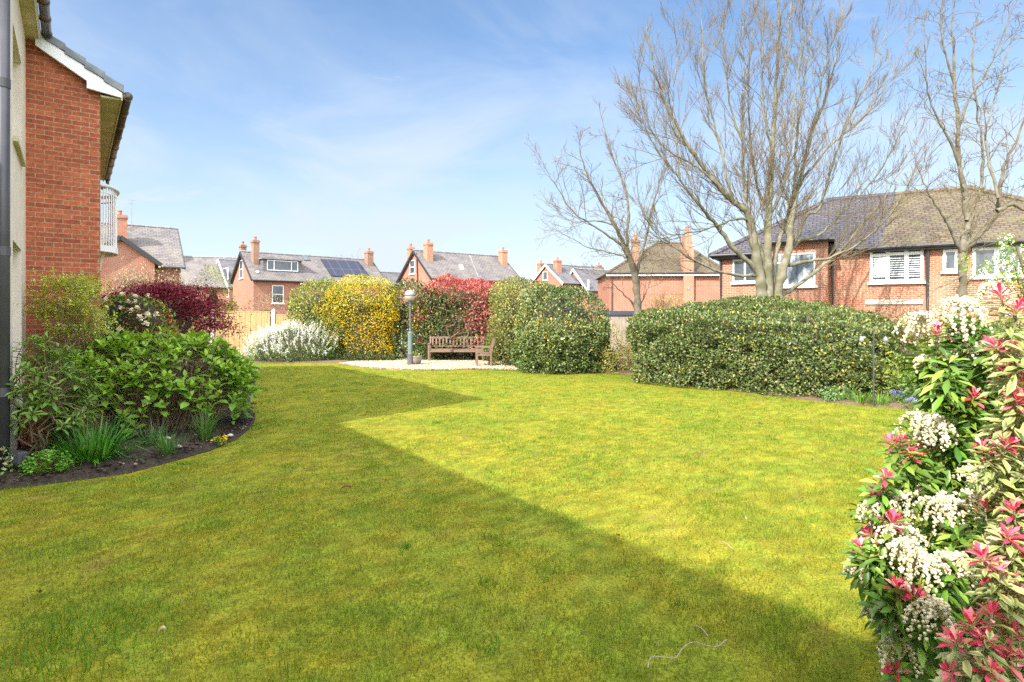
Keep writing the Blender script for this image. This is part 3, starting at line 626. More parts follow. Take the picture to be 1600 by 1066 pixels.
# far left house: long slate roof with a front gable wing
h = House('brick_house', 'brick house with a broad slate roof and black edged front gable behind the red maple', 'house', (-37.7, 31.3), 36)
h.gable(17.5, 8.0, 5.3, 8.3, wall='brick_pink')
ch = h.hit(187, 372, 'y', h.m-2.2)
chimney(h.t, ch.x, h.m-2.2, 6.2, 8.75, .95, .9, 1, 'brick_far')
MB().tube([(ch.x+.8, h.m-.3, 8.2), (ch.x+.8, h.m-.3, 10.3)], .02, 6).beam((ch.x+.55, h.m-.3, 10.2), (ch.x+1.1, h.m-.3, 10.2), .02, .02).beam((ch.x+.6, h.m-.3, 10.0), (ch.x+1.0, h.m-.3, 10.0), .02, .02).build('aerial', M['lead'], h.t)
gx0 = h.hit(187.8, 400, 'y', -2.4).x; wb = MB(); hw, e_, rg_ = 1.9, 5.3, 6.75; ya = -2.4
wb.poly([(gx0-hw, ya, 0), (gx0+hw, ya, 0), (gx0+hw, ya, e_), (gx0, ya, rg_), (gx0-hw, ya, e_)]); wb.poly([(gx0+hw, ya, 0), (gx0+hw, -.003, 0), (gx0+hw, -.003, e_), (gx0+hw, ya, e_)]); wb.poly([(gx0-hw, -.003, 0), (gx0-hw, ya, 0), (gx0-hw, ya, e_), (gx0-hw, -.003, e_)])
wb.build('gable_wing', M['brick_pink'], h.t)
r = MB(); s_ = (rg_-e_)/hw
for sg in (-1, 1):
    q = [(gx0+sg*(hw+.35), ya-.25, e_-.35*s_+.1), (gx0+sg*(hw+.35), 1.2, e_-.35*s_+.1), (gx0, 1.2, rg_+.1), (gx0, ya-.25, rg_+.1)]; r.slab(q[::-1] if sg < 0 else q, .09)
r.build('gable_roof', M['slate'], h.t)
for sg in (-1, 1): MB().beam((gx0, ya-.28, rg_+.02), (gx0+sg*(hw+.37), ya-.28, e_-.35*s_+.02), .05, .26).build('bargeboard', M['black'], h.t)
# grey roof beyond it, and the gable half hidden by the yellow-green tree
h = House('brick_house', 'long low grey roof far behind the maple, with one chimney at its left end', 'house', (-38.5, 61.0), 14)
h.gable(13.5, 8.0, 4.9, 8.2, wall='brick_pink')
chimney(h.t, 2.0, h.m-1.2, 6.8, 9.6, .7, .7, 1, 'brick_old')
h = House('brick_house', 'pale house with white verge boards half hidden by the yellow green tree', 'house', (-30.2, 62.5), 40)
h.gable(8.0, 7.6, 4.9, 7.9, wall='brick_far', roof='slate_dark', barge='white')
h.win('left', 0.0, (348, 419, 356, 437)); h.win('left', 0.0, (351, 451, 357.5, 464))
# single storey wing with a mossy hipped roof, left of the big house
h = House('brick_house', 'brick house end with mossy hipped roof and two chimneys behind the left bare tree', 'house', (7.0, 42.0), -2)
L, W, ev, rg = 8.2, 7.4, 4.72, 7.35
wb = MB().box(0, L, 0, W, 0, ev); wb.build('wall', M['brick_pink'], h.t)
o = .28; r = MB(); xa, xb, ya, yb = -o, L+o, -o, W+o; m = W/2; ra, rb = 4.15, 6.05; ze = ev+.02
r.poly([(xa, ya, ze), (xb, ya, ze), (rb, m, rg), (ra, m, rg)]); r.poly([(xb, yb, ze), (xa, yb, ze), (ra, m, rg), (rb, m, rg)])
r.poly([(xa, yb, ze), (xa, ya, ze), (ra, m, rg)]); r.poly([(xb, ya, ze), (xb, yb, ze), (rb, m, rg)]); r.poly([(xa, ya, ze), (xa, yb, ze), (xb, yb, ze), (xb, ya, ze)])
rf = r.build('roof', M['tile_brown'], h.t)
k = MB()
for p, q in (((xa, ya, ze), (ra, m, rg)), ((xb, ya, ze), (rb, m, rg)), ((ra, m, rg), (rb, m, rg))): k.tube([p, q], .12, 8)
k.build('ridge_tiles', M['tile_brown'], rf)
MB().box(xa, xb, ya-.04, ya-.003, ze-.17, ze+.0).build('fascia', M['white'], h.t); MB().tube([(xa, ya-.09, ze+.02), (xb, ya-.09, ze+.02)], .06, 8).build('gutter', M['black'], h.t)
a = h.hit(1076, 430, 'y', -.25); MB().box(a.x-.36, a.x+.36, -.3, .6, 0, 6.7).box(a.x-.26, a.x+.26, -.2, .5, 6.702, 7.5).build('chimney', M['brick_house'], h.t)
MB().lathe([(.13, 0), (.15, .03), (.13, .5), (.16, .55), (.16, .62), (.1, .62)], (a.x, .15, 7.502), 12).build('chimney_pot', M['terracotta'], h.t)
a2 = h.hit(994, 430, 'y', .9); chimney(h.t, a2.x, 1.2, 4.8, 7.35, .55, .55, 1, 'brick_old')
for x in (956, 998, 1081): c = h.hit(x, 430, 'y', -.07); MB().tube([(c.x, -.07, 0), (c.x, -.07, ev-.2)], .05, 8).build('downpipe', M['gutter'], h.t)
c = h.hit(1074, 451, 'y', 0); MB().box(c.x-.1, c.x+.1, -.33, -.29, c.z-.1, c.z+.1).build('wall_vent', M['lead'], h.t)
k = MB()
for (x0, x1, yy) in ((1000, 1066, 459.5), (1083, 1126, 446)):
    p, q = h.hit(x0, yy, 'y', 0), h.hit(x1, yy, 'y', 0); k.box(p.x, q.x, -.015, -.002, p.z-.03, p.z+.03)
k.build('brick_ledge', M['brick_old'], h.t)

# ================================================================== THE BIG HOUSE AT THE RIGHT
h = House('brick_house', 'large orange brick semi with half purple and half mossy brown roof and white windows', 'house', (9.22, 26.0), -30)
L, W, ev, rg = 13.6, 8.0, 4.50, 7.15
MB().box(0, L, 0, W, 0, ev-.02).build('wall', M['brick_house'], h.t)
o = .32; xa, xb, ya, yb = -o, L+o, -o, W+o; m = 4.0; ra, rb, ze = 4.2, 9.4, ev-.10
spl = (6.8, m, rg); spe = (6.0, ya, ze)
r = MB(); r.poly([(xa, ya, ze), spe, spl, (ra, m, rg)]); r.poly([(xa, yb, ze), (xa, ya, ze), (ra, m, rg)]); r.poly([(spl[0], yb, ze), (xa, yb, ze), (ra, m, rg), spl])
rf = r.build('roof', M['tile_purple'], h.t)
r = MB(); r.poly([spe, (xb, ya, ze), (rb, m, rg), spl]); r.poly([(xb, ya, ze), (xb, yb, ze), (rb, m, rg)]); r.poly([(xb, yb, ze), (spl[0], yb, ze), spl, (rb, m, rg)])
rf2 = setp(r.build('roof', M['tile_brown'], h.t), 'mossy brown half of the roof'); rf['label'] = 'newer purple half of the roof'
k = MB()
for p, q in (((xa, ya, ze+.02), (ra, m, rg+.02)), ((ra, m, rg+.02), spl)): k.tube([p, q], .12, 8)
k.build('ridge_tiles', M['tile_purple'], rf)
k = MB()
for p, q in ((spl, (rb, m, rg+.02)), ((xb, ya, ze+.02), (rb, m, rg+.02))): k.tube([p, q], .12, 8)
k.build('ridge_tiles', M['tile_brown'], rf2)
MB().box(xa+.05, xb, ya+.03, -.002, ze-.14, ze-.01).build('soffit', M['black'], h.t)
MB().tube([(xa, ya-.05, ze), (xb, ya-.05, ze)], .065, 8).tube([(xa-.05, ya, ze), (xa-.05, yb, ze)], .065, 8).build('gutter', M['black'], h.t)
pj = 1.0                                                # the projecting bay
pl, pr_ = h.hit(1203, 440, 'y', -pj).x, h.hit(1293, 440, 'y', -pj).x
MB().box(pl, pr_, -pj, -.003, 0, 4.78).build('bay_wall', M['brick_house'], h.t)
xl, xr, yf, zb_ = pl-.25, pr_+.25, -pj-.28, 4.74; xm = (pl+pr_)/2
r = MB(); r.poly([(xl, yf, zb_), (xr, yf, zb_), (xm, .35, 5.7)]); r.poly([(xr, yf, zb_), (xr, 1.0, zb_), (xm, 1.6, 5.75), (xm, .35, 5.7)]); r.poly([(xl, 1.0, zb_), (xl, yf, zb_), (xm, .35, 5.7), (xm, 1.6, 5.75)]); r.poly([(xl, yf, zb_), (xl, -.3, zb_), (xr, -.3, zb_), (xr, yf, zb_)])
r.build('bay_roof', M['tile_purple'], h.t)
MB().tube([(xl, yf-.04, zb_), (xr, yf-.04, zb_)], .06, 8).build('gutter', M['black'], h.t)
h.win('front', 0.0, (1145, 398, 1183.5, 441), bars=(.5,), heads=((0, .5, .8), (.5, 1, .8)))
h.win('front', -pj, (1207, 396, 1274, 447), bars=(.30,), heads=((0, .30, .72),), glass='netglass')
wn = h.win('front', 0.0, (1359, 384.5, 1443, 440.5), bars=(.34, .69), heads=((0, .34, .76), (.34, .69, .78), (.69, 1, .78)), fr=.10, wide=.12)
a, c = h.hit(1359, 440.5, 'y', 0), h.hit(1443, 384.5, 'y', 0); Wd = c.x-a.x; Hh = c.z-a.z
sv = MB(); f = Face('front', 0.0)                        # white shutter slats in its three lights
for u0, u1 in ((.07, .30), (.39, .64), (.74, .94)):
    n_ = 9
    for i in range(n_):
        z = a.z+Hh*(.13+.60*i/n_); fbox(sv, f, a.x+Wd*u0, a.x+Wd*u1, .008, .022, z, z+Hh*(.045 if u0 < .1 else .022))
sv.build('shutter_slats', M['white'], wn)
h.win('front', 0.0, (1473, 390, 1497, 424), fr=.10); h.win('front', 0.0, (1519, 386, 1596, 432), bars=(.5,), fr=.10, wide=.12)
a, c = h.hit(1352, 475, 'y', 0), h.hit(1442, 471, 'y', 0); MB().box(a.x, c.x, -.06, -.002, a.z-.02, a.z+.16).build('stone_band', M['concrete'], h.t)
for x, w_, p_ in ((1126, .05, 0), (1301, .05, 0), (1449, .085, 0)): c = h.hit(x, 440, 'y', -.1); MB().tube([(c.x, -.1, 0), (c.x, -.1, ze-.1), (c.x, ya, ze-.02)], w_, 8).build('downpipe', M['black'], h.t)
# ================================================================== FOLIAGE TOOLS
def arr(*a): return np.array(a, float)
class Solid:
    """a clipped bush or hedge: superellipse footprint, its own top height, lumpy sides"""
    def __init__(s, c, rx, ry, h, p=2.6, rz=0.0, dome=.35, lump=.10, lk=1.6, seed=0, under=.0, topfn=None, hollow=.12):
        s.hollow = hollow
        s.c = c; s.rx = rx; s.ry = ry; s.h = h; s.p = p; s.a = R(rz); s.dome = dome; s.lump = lump; s.lk = lk; s.seed = seed; s.under = under; s.fn = topfn
    def top(s, u, v):
        if s.fn: return s.fn(u, v)
        q = np.clip(np.abs(u)**s.p+np.abs(v)**s.p, 0, 1); return s.h*(1-s.dome*q)
    def sample(s, n, shell=.22, topfrac=None, rng=RNG, zlo=0.0):
        if topfrac is None: at = math.pi*s.rx*s.ry; asd = math.pi*(s.rx+s.ry)*s.h*.8; topfrac = at/(at+asd)
        a = rng.uniform(0, 2*np.pi, n); cu, cv = np.cos(a), np.sin(a); k = (np.abs(cu)**s.p+np.abs(cv)**s.p)**(-1/s.p)
        it = rng.random(n) < topfrac; rr = np.where(it, np.sqrt(rng.random(n)), 1.0); u, v = cu*k*rr, cv*k*rr
        zt = s.top(u, v); t = np.where(it, 1.0, rng.random(n)**.8*(1-zlo)+zlo); z = zt*t
        bulge = np.where(it, 1.0, 1-s.under*(1-t)**2-.10*np.clip((t-.75)*4, 0, 1)**2)
        P = np.stack((u*s.rx*bulge, v*s.ry*bulge, z), 1)
        nn = unit(np.stack((np.sign(cu)*np.abs(cu*k)**(s.p-1)/s.rx, np.sign(cv)*np.abs(cv*k)**(s.p-1)/s.ry, 0*cu), 1))
        rad = np.clip(rr, 0, 1)**3; nt = unit(np.stack((cu*rad*.7, cv*rad*.7, np.ones(n)), 1)); Nn = np.where(it[:, None], nt, unit(nn+arr(0, 0, .12)+arr(0, 0, .8)*np.clip((t-.8)*5, 0, 1)[:, None]))
        P = P+Nn*(s.lump*snoise(P, 2*s.lk, s.seed)+s.lump*.6*snoise(P, 5.5*s.lk, s.seed+3))[:, None]
        P = P-Nn*(s.hollow*np.clip(-snoise(P, 8.5*s.lk, s.seed+21)-.25, 0, 1.2))[:, None]
        P = P-Nn*(shell*rng.random(n)**1.7)[:, None]; P[:, 2] = np.maximum(P[:, 2], .03)
        ca, sa = math.cos(s.a), math.sin(s.a); Rm = np.array(((ca, -sa, 0), (sa, ca, 0), (0, 0, 1)))
        s.local = P
        return P@Rm.T+arr(*s.c, 0)[:3], Nn@Rm.T
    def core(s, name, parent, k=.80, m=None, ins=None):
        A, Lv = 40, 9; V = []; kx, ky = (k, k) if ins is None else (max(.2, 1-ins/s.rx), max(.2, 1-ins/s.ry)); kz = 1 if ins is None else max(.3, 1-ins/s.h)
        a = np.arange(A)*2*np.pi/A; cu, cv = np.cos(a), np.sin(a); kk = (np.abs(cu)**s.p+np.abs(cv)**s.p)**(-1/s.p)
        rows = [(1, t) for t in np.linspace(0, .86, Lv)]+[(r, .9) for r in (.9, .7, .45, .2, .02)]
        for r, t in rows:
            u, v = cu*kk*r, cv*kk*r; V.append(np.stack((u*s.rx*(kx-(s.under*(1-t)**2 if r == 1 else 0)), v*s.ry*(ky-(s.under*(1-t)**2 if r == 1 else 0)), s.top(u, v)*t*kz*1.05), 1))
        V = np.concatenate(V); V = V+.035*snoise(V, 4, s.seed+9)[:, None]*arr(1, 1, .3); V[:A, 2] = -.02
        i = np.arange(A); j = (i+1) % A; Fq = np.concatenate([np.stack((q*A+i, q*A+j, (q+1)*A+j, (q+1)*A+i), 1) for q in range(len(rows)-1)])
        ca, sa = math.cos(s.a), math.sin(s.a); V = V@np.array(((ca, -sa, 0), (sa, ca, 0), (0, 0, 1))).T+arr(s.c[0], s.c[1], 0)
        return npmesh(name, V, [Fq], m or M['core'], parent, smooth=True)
def leafset(lv, P, Nn, L, W, C, kind='fold', out=.55, up=.25, wild=.8, rng=RNG, lift=1.0, edge=None):
    n = len(P); D = unit(Nn*out+rdir(n, rng)*wild+arr(0, 0, up)); U = unit(Nn+rdir(n, rng)*.7+arr(0, 0, .35))
    l = L*(.65+.6*rng.random(n)); lv.add(P, D, U, l, l*(W/L)*(.85+.3*rng.random(n)), C, kind, lift, edge)
def patches(P, k, seed, cols, gain=2.2):
    return np.stack([snoise(P, k, seed+11*i)*gain for i in range(len(cols))], 1)
def bush(name, label, cat, sol, n, L, W, cols, wts, k=1.5, kind='fold', group=None, mat='leaf', shell=.22, core=.82, seed=0, twigs=0, gain=1.6, **kw):
    t = thing(name, label, cat, (sol.c[0], sol.c[1], 0), 0, group)
    P, Nn = sol.sample(n, shell); lv = Leaves(); leafset(lv, P, Nn, L, W, palette(n, cols, wts, patches(P, k, seed, cols, gain)), kind, **kw)
    lv.build('foliage', M[mat], t)
    if core: sol.core('shade_core', t, core, ins=shell*.9+sol.lump*.9)
    if twigs:
        P, Nn = sol.sample(twigs, .05); tb = Tubes()
        for p, q in zip(P, Nn): tb.add([p-q*.25, p+q*.03+rdir(1)[0]*.05, p+q*(.10+.12*random.random())+arr(0, 0, .05)], [.006, .004, .002], 3)
        tb.build('twigs', M['stem'], t)
    return t
def curve(p, q, sag=.0, n=5, wob=.04):
    p, q = arr(*p), arr(*q); t = np.linspace(0, 1, n)[:, None]; ln = np.linalg.norm(q-p)
    P = p+(q-p)*t+arr(0, 0, 1)*(sag*4*t*(1-t))*ln; P[1:-1] += RNG.normal(size=(n-2, 3))*wob*ln; return P
def whorl(lv, p, ax, n, L, W, C, e0=.1, e1=.9, kind='lance', lift=1.0, edge=None, spread=.03):
    """leaves set round a shoot tip; elevation runs e0..e1 radians above the plane of the whorl"""
    ax = unit(arr(*ax)[None])[0]; s = unit(np.cross(ax, (.3, .2, 1)+RNG.normal(size=3)*.1)[None])[0]; b = np.cross(ax, s)
    a = np.arange(n)*2.39996+RNG.uniform(0, 6.28); el = e0+(e1-e0)*np.linspace(0, 1, n)+RNG.normal(size=n)*.12
    D = (np.cos(a)[:, None]*s+np.sin(a)[:, None]*b)*np.cos(el)[:, None]+ax*np.sin(el)[:, None]
    U = ax-(np.cos(a)[:, None]*s+np.sin(a)[:, None]*b)*np.tan(np.clip(el, -.9, .9))[:, None]*.8
    l = L*(.75+.4*RNG.random(n))*(1-.25*np.linspace(0, 1, n)); P = arr(*p)+ax*np.linspace(-spread, spread, n)[:, None]+D*.006
    lv.add(P, D, U, l, l*W/L, C, kind, lift, edge)
def tuft(name, label, cat, c, n, h, w, spread, cols, wts, group=None, lean=.55):
    t = thing(name, label, cat, (c[0], c[1], .03), 0, group); lv = Leaves()
    a = RNG.uniform(0, 6.28, n); r = spread*np.sqrt(RNG.random(n)); P = np.stack((c[0]+r*np.cos(a)*.5, c[1]+r*np.sin(a)*.5, np.full(n, .04)), 1)
    if True:
        ln = h*(.55+.6*RNG.random(n)); th = lean*(.25+.9*RNG.random(n)); b = a+RNG.normal(size=n)*.5
        D = np.stack((np.cos(b)*np.sin(th), np.sin(b)*np.sin(th), np.cos(th)), 1); U = np.stack((-np.cos(b)*np.cos(th), -np.sin(b)*np.cos(th), np.sin(th)), 1)
        c1 = palette(n, cols, wts)
        # two joined lengths so each blade arches over
        S = unit(np.cross(D, U)); wv = w*(.7+.6*RNG.random(n)); k = 5; V = []
        for i in range(k):
            q = i/(k-1); drop = (q**2.2)*(.25+.55*RNG.random(n))*th/lean; pos = P+D*(ln*q)[:, None]+np.stack((np.cos(b), np.sin(b), -1.3*np.ones(n)), 1)*(ln*drop*.45)[:, None]
            ww = wv*(1-q**2.5)*(.6+.8*q*(1-q)*2)
            V += [pos-S*(ww/2)[:, None], pos+S*(ww/2)[:, None]]
        V = np.stack(V, 1).reshape(-1, 3); base = (np.arange(n)*2*k)[:, None]
        Fq = np.concatenate([base+np.array((2*i, 2*i+1, 2*i+3, 2*i+2)) for i in range(k-1)])
    npmesh('leaf_blades', V, [Fq], M['leaf'], t, col=np.repeat(c1, 2*k, 0)); return t

# ================================================================== PLANTS OF THE LEFT BED
GR = lambda r, g, b: (r, g, b)
def hydrangea():
    cx, cy = -5.40, 8.95; t = thing('hydrangea', 'large bright green hydrangea bush with bare brown stems in the left bed', 'bush', (cx, cy, 0))
    lv = Leaves(); tb = Tubes(); Z = arr(0, 0, 1)
    def shoot(tip, base, big=1.0, npair=3):
        P = curve(base, tip, .10, 6, .025); tb.add(P, np.linspace(.0075, .0045, 6), 4)
        ax = unit((P[-1]-P[-2])[None]*.4/np.linalg.norm(P[-1]-P[-2])+Z*.9+RNG.normal(size=3)*.12)[0]
        a0 = RNG.uniform(0, 6.28); s = unit(np.cross(ax, (.2, 1, .1))[None])[0]; b = np.cross(ax, s)
        for k in range(npair):
            f = k/max(1, npair-1)
            for sgn in (0, math.pi):
                a = a0+k*math.pi/2+sgn; rad = math.cos(a)*s+math.sin(a)*b; el = .15+.95*f+RNG.normal()*.14
                D = rad*math.cos(el)+ax*math.sin(el); U = ax*math.cos(el)-rad*math.sin(el); L = big*(.160-.06*f)*RNG.uniform(.75, 1.2)
                young = RNG.random()*.5+.5*f
                c = arr(.105, .22, .026)*(1-young)+arr(.27, .42, .040)*young; c = c*RNG.uniform(.8, 1.2)
                p = P[-1]-ax*(.075*(1-f)-.0); lv.add(p[None]+rad*.012, D[None], U[None]+RNG.normal(size=(1, 3))*.12, L, L*RNG.uniform(.52, .64), c[None], 'oval', 1.0)
    sol = Solid((cx, cy), 1.32, 1.02, 1.58, 2.2, 20, .40, .07, seed=5)
    P, Nn = sol.sample(720, .18, .48, zlo=.14)
    for p in P:
        if p[2] < .25: continue
        if p[2] < .7 and RNG.random() < .22: continue
        r = RNG.uniform(.15, .55); b = (cx+(p[0]-cx)*r+RNG.normal()*.07, cy+(p[1]-cy)*r+RNG.normal()*.07, .04)
        shoot(p, b, 1.0, 3 if RNG.random() < .75 else 2)
    for _ in range(230):                                 # bare old stems
        a = RNG.uniform(0, 6.28); r = RNG.uniform(.1, .5); q = RNG.uniform(.35, .82); h = RNG.uniform(.5, 1.2)
        tb.add(curve((cx+r*1.2*math.cos(a), cy+r*math.sin(a), .03), (cx+q*1.35*math.cos(a), cy+q*1.1*math.sin(a), h), .05, 6, .04), np.linspace(.008, .003, 6), 4)
    lv.build('foliage', M['gloss'], t); tb.build('stems', M['stem'], t)
hydrangea()
def rhodo():
    cx, cy = -5.60, 6.95; t = thing('rhododendron', 'dark green rhododendron beside the drainpipe at the left edge', 'bush', (cx, cy, 0)); lv = Leaves(); tb = Tubes()
    sol = Solid((cx+.05, cy), .50, .60, 1.50, 2.2, 0, .3, .05, seed=8); P, Nn = sol.sample(190, .30, .5, zlo=.42); heads = []
    for i in range(7):
        a = RNG.uniform(0, 6.28); h = arr(cx+.28*math.cos(a), cy+.3*math.sin(a), RNG.uniform(.55, .95)); heads.append(h); tb.add(curve((cx+RNG.normal()*.06, cy+RNG.normal()*.06, .02), h, .04, 7, .05), np.linspace(.015, .009, 7), 6)
    for p in P:
        if p[0]*.8+p[1]*.6 < -.54: continue
        b = min(heads, key=lambda q: np.linalg.norm(q-p)); tb.add(curve(b, p, .05, 5, .03), np.linspace(.007, .004, 5), 5)
        n = RNG.integers(7, 11); young = RNG.random((n, 1)); c = (arr(.080, .165, .025)*(1-young)+arr(.20, .30, .045)*young)
        whorl(lv, p, unit((p-b)[None])[0]*.5+arr(0, 0, .8), n, .135, .044, c, -.15, .75, 'lance', .8)
    lv.build('foliage', M['gloss'], t); tb.build('stems', M['stem'], t)
rhodo()
def euonymus():
    cx, cy = -6.55, 8.75; t = thing('variegated_shrub', 'yellow variegated shrub on thin stems in front of the brick wall', 'bush', (cx, cy, 0)); lv = Leaves(); tb = Tubes()
    base = arr(-6.45, 8.6, .3)
    for _ in range(64):
        a = RNG.uniform(0, 6.28); r = math.sqrt(RNG.random()); z = RNG.uniform(1.45, 2.3); w = .62*(1-((z-1.85)/.62)**2*.6); tip = arr(cx+r*w*math.cos(a), cy-.1+r*.42*math.sin(a), z)
        if tip[0]*.8+tip[1]*.6 < -.50 or -.6*tip[0]+.8*tip[1] > 11.45: continue
        P = curve(base+RNG.normal(size=3)*(.05, .05, .0), tip, -.03, 7, .03); tb.add(P, np.linspace(.010, .003, 7), 4)
        for k in range(19):
            q = P[-1]+RNG.normal(size=3)*(.085, .085, .065); n = 6; c = palette(n, [(.46, .48, .07), (.22, .32, .035), (.58, .56, .20)], [5, 3, 2])
            whorl(lv, q, (RNG.normal()*.5, RNG.normal()*.5, 1), n, .050, .025, c, .0, .8, 'fold', 1)
    for _ in range(60):
        a = RNG.uniform(0, 6.28); tb.add(curve(base, base+arr(math.cos(a)*RNG.uniform(.1, .6), math.sin(a)*.3, RNG.uniform(.5, 1.3)), 0, 5, .05), np.linspace(.006, .002, 5), 3)
    lv.build('foliage', M['leaf'], t); tb.build('stems', M['stem'], t)
euonymus()
# low feathery grey-green shrub against the cream wall
bush('juniper', 'low feathery grey green shrub at the foot of the cream wall', 'bush', Solid((-6.0, 7.9), .62, .42, 1.12, 2.2, -50, .35, .06, seed=3), 9000, .05, .008, [(.10, .115, .05), (.15, .13, .07), (.07, .09, .035)], [4, 3, 3], 2.5, 'diamond', core=.8, up=.5)
st = thing('step', 'stone topped brick step half hidden between the shrubs by the wall', 'step', (-6.15, 8.05, 0), R(36))
MB().box(-.45, .45, -.25, .25, 0, .60).build('brick_base', M['brick_near'], st); MB().box(-.49, .49, -.29, .29, .603, .66).build('slab', M['stone'], st, bevel=.006)
# daylily, small plants and tufts
tuft('daylily', 'dense clump of arching dark green strap leaves in the left bed', 'plant', (-5.0, 6.95), 330, .62, .022, .34, [(.045, .15, .022), (.08, .23, .03), (.12, .28, .035)], [4, 4, 2], lean=.95)
tuft('narcissus_leaves', 'thin grey green leaf tuft beside the hydrangea stems', 'plant', (-4.75, 7.75), 120, .42, .012, .2, [(.07, .13, .05), (.10, .17, .05)], [3, 2], 'thin leaf tufts in the left bed', .5)
tuft('narcissus_leaves', 'upright tuft of grassy leaves near the lawn edge of the left bed', 'plant', (-4.30, 7.30), 95, .40, .011, .13, [(.06, .15, .03), (.11, .21, .04)], [3, 2], 'thin leaf tufts in the left bed', .55)
tuft('narcissus_leaves', 'grassy leaf tuft in front of the hydrangea stems, beside the yellow flowers', 'plant', (-4.25, 8.1), 110, .55, .012, .13, [(.07, .15, .03), (.12, .21, .04)], [3, 2], 'thin leaf tufts in the left bed', .35)
tuft('narcissus_leaves', 'bluish leaf tuft behind the daylily clump', 'plant', (-5.3, 7.7), 120, .5, .013, .22, [(.06, .12, .06), (.09, .15, .07)], [3, 2], 'thin leaf tufts in the left bed', .5)
def columbine():
    c = (-5.15, 6.48); t = thing('columbine', 'small bright green lobed leaf plant at the bed edge in front of the daylily', 'plant', (c[0], c[1], .03)); lv = Leaves(); tb = Tubes()
    for _ in range(120):
        a = RNG.uniform(0, 6.28); r = .27*math.sqrt(RNG.random()); p = arr(c[0]+r*math.cos(a), c[1]+r*.8*math.sin(a), .08+.17*(1-(r/.27)**2)+RNG.uniform(0, .05)); tb.add(curve((c[0], c[1], .03), p, .1, 4), .0025, 3)
        whorl(lv, p, (RNG.normal()*.25, RNG.normal()*.25, 1), 5, .05, .034, palette(5, [(.12, .30, .035), (.17, .36, .05)], [2, 1]), -.1, .3, 'fold')
    lv.build('foliage', M['leaf'], t); tb.build('stems', M['stem_green'], t)
columbine()
def ivy_edge():
    c = (-5.62, 6.32); t = thing('edging_plant', 'small cream variegated plant with yellow tops at the far left bed edge', 'plant', (c[0], c[1], .03)); lv = Leaves()
    P, Nn = Solid(c, .22, .2, .40, 2, 0, .3, .04).sample(420, .1); n = len(P); leafset(lv, P, Nn, .045, .03, palette(n, [(.10, .16, .05), (.42, .42, .18), (.24, .30, .12), (.45, .36, .03)], [4, 2, 3, .8]), 'fold'); lv.build('foliage', M['leaf'], t)
ivy_edge()
def flowerbits(name, label, cat, c, n, r, h, cols, wts, size, stems=True, leafc=None, group=None):
    t = thing(name, label, cat, (c[0], c[1], .02), 0, group); lv = Leaves(); tb = Tubes()
    for _ in range(n):
        a = RNG.uniform(0, 6.28); q = r*math.sqrt(RNG.random()); p = arr(c[0]+q*math.cos(a), c[1]+q*math.sin(a), h*RNG.uniform(.6, 1.05)); tb.add(curve((c[0]+(p[0]-c[0])*.4, c[1]+(p[1]-c[1])*.4, .03), p, .02, 4), .0028, 3)
        whorl(lv, p, (RNG.normal()*.4, -.6+RNG.normal()*.3, .7), 6, size, size*.62, palette(6, cols, wts), .1, .7, 'fold')
    lv.build('blooms', M['petal'], t); tb.build('stems', M['stem_green'], t)
    if leafc:
        lf = Leaves(); m = n*6; a = RNG.uniform(0, 6.28, m); q = r*1.2*np.sqrt(RNG.random(m)); P = np.stack((c[0]+q*np.cos(a), c[1]+q*np.sin(a), h*.55*RNG.random(m)+.03), 1); leafset(lf, P, np.tile(arr(0, 0, 1), (m, 1)), size*1.8, size*.5, palette(m, leafc, [1]*len(leafc)), 'fold', up=.6); lf.build('foliage', M['leaf'], t)
    return t
flowerbits('primrose', 'small yellow flowers on the dark soil at the end of the left bed', 'flowers', G(344, 699), 9, .07, .13, [(.75, .48, .01), (.80, .58, .02)], [1, 1], .038, leafc=[(.07, .16, .03)])
fl = thing('floodlight', 'small black ground floodlight in the left bed near the cream wall', 'lamp', (-5.42, 6.42, .05), R(-20))
MB().box(-.085, .085, -.05, .05, .12, .25).build('housing', M['pipe'], fl, bevel=.012); MB().box(-.066, .066, -.056, -.052, .135, .235).build('lens', M['glass'], fl); MB().box(-.018, .018, -.0585, -.057, .175, .205).build('led', M['white'], fl)
MB().box(-.10, -.088, -.012, .012, .0, .2).box(.088, .10, -.012, .012, .0, .2).box(-.10, .10, -.012, .012, -.03, -.001).build('bracket', M['pipe'], fl)
for p, s, lb in ((( -4.32, 7.55), .055, 'pale flat stone lying on the soil beside the grassy tuft'), ((-3.98, 8.25), .05, 'white stone on the soil right of the yellow flowers'), ((-4.75, 8.05), .06, 'pale shard of pottery under the hydrangea stems')):
    v = unit(np.array([(1, .2, 0), (.4, .9, .1), (-.5, .9, 0), (-1, 0, .1), (-.4, -.9, 0), (.6, -.8, .05), (.1, .1, .6), (0, 0, -.5)]))*s*arr(1.2, .8, .5)
    f = [(i, (i+1) % 6, 6) for i in range(6)]+[((i+1) % 6, i, 7) for i in range(6)]
    setp(npmesh('stone', v+arr(p[0], p[1], .10), [f], M['concrete'], origin=(p[0], p[1], .08)), lb, 'stone', 'pale stones in the left bed')
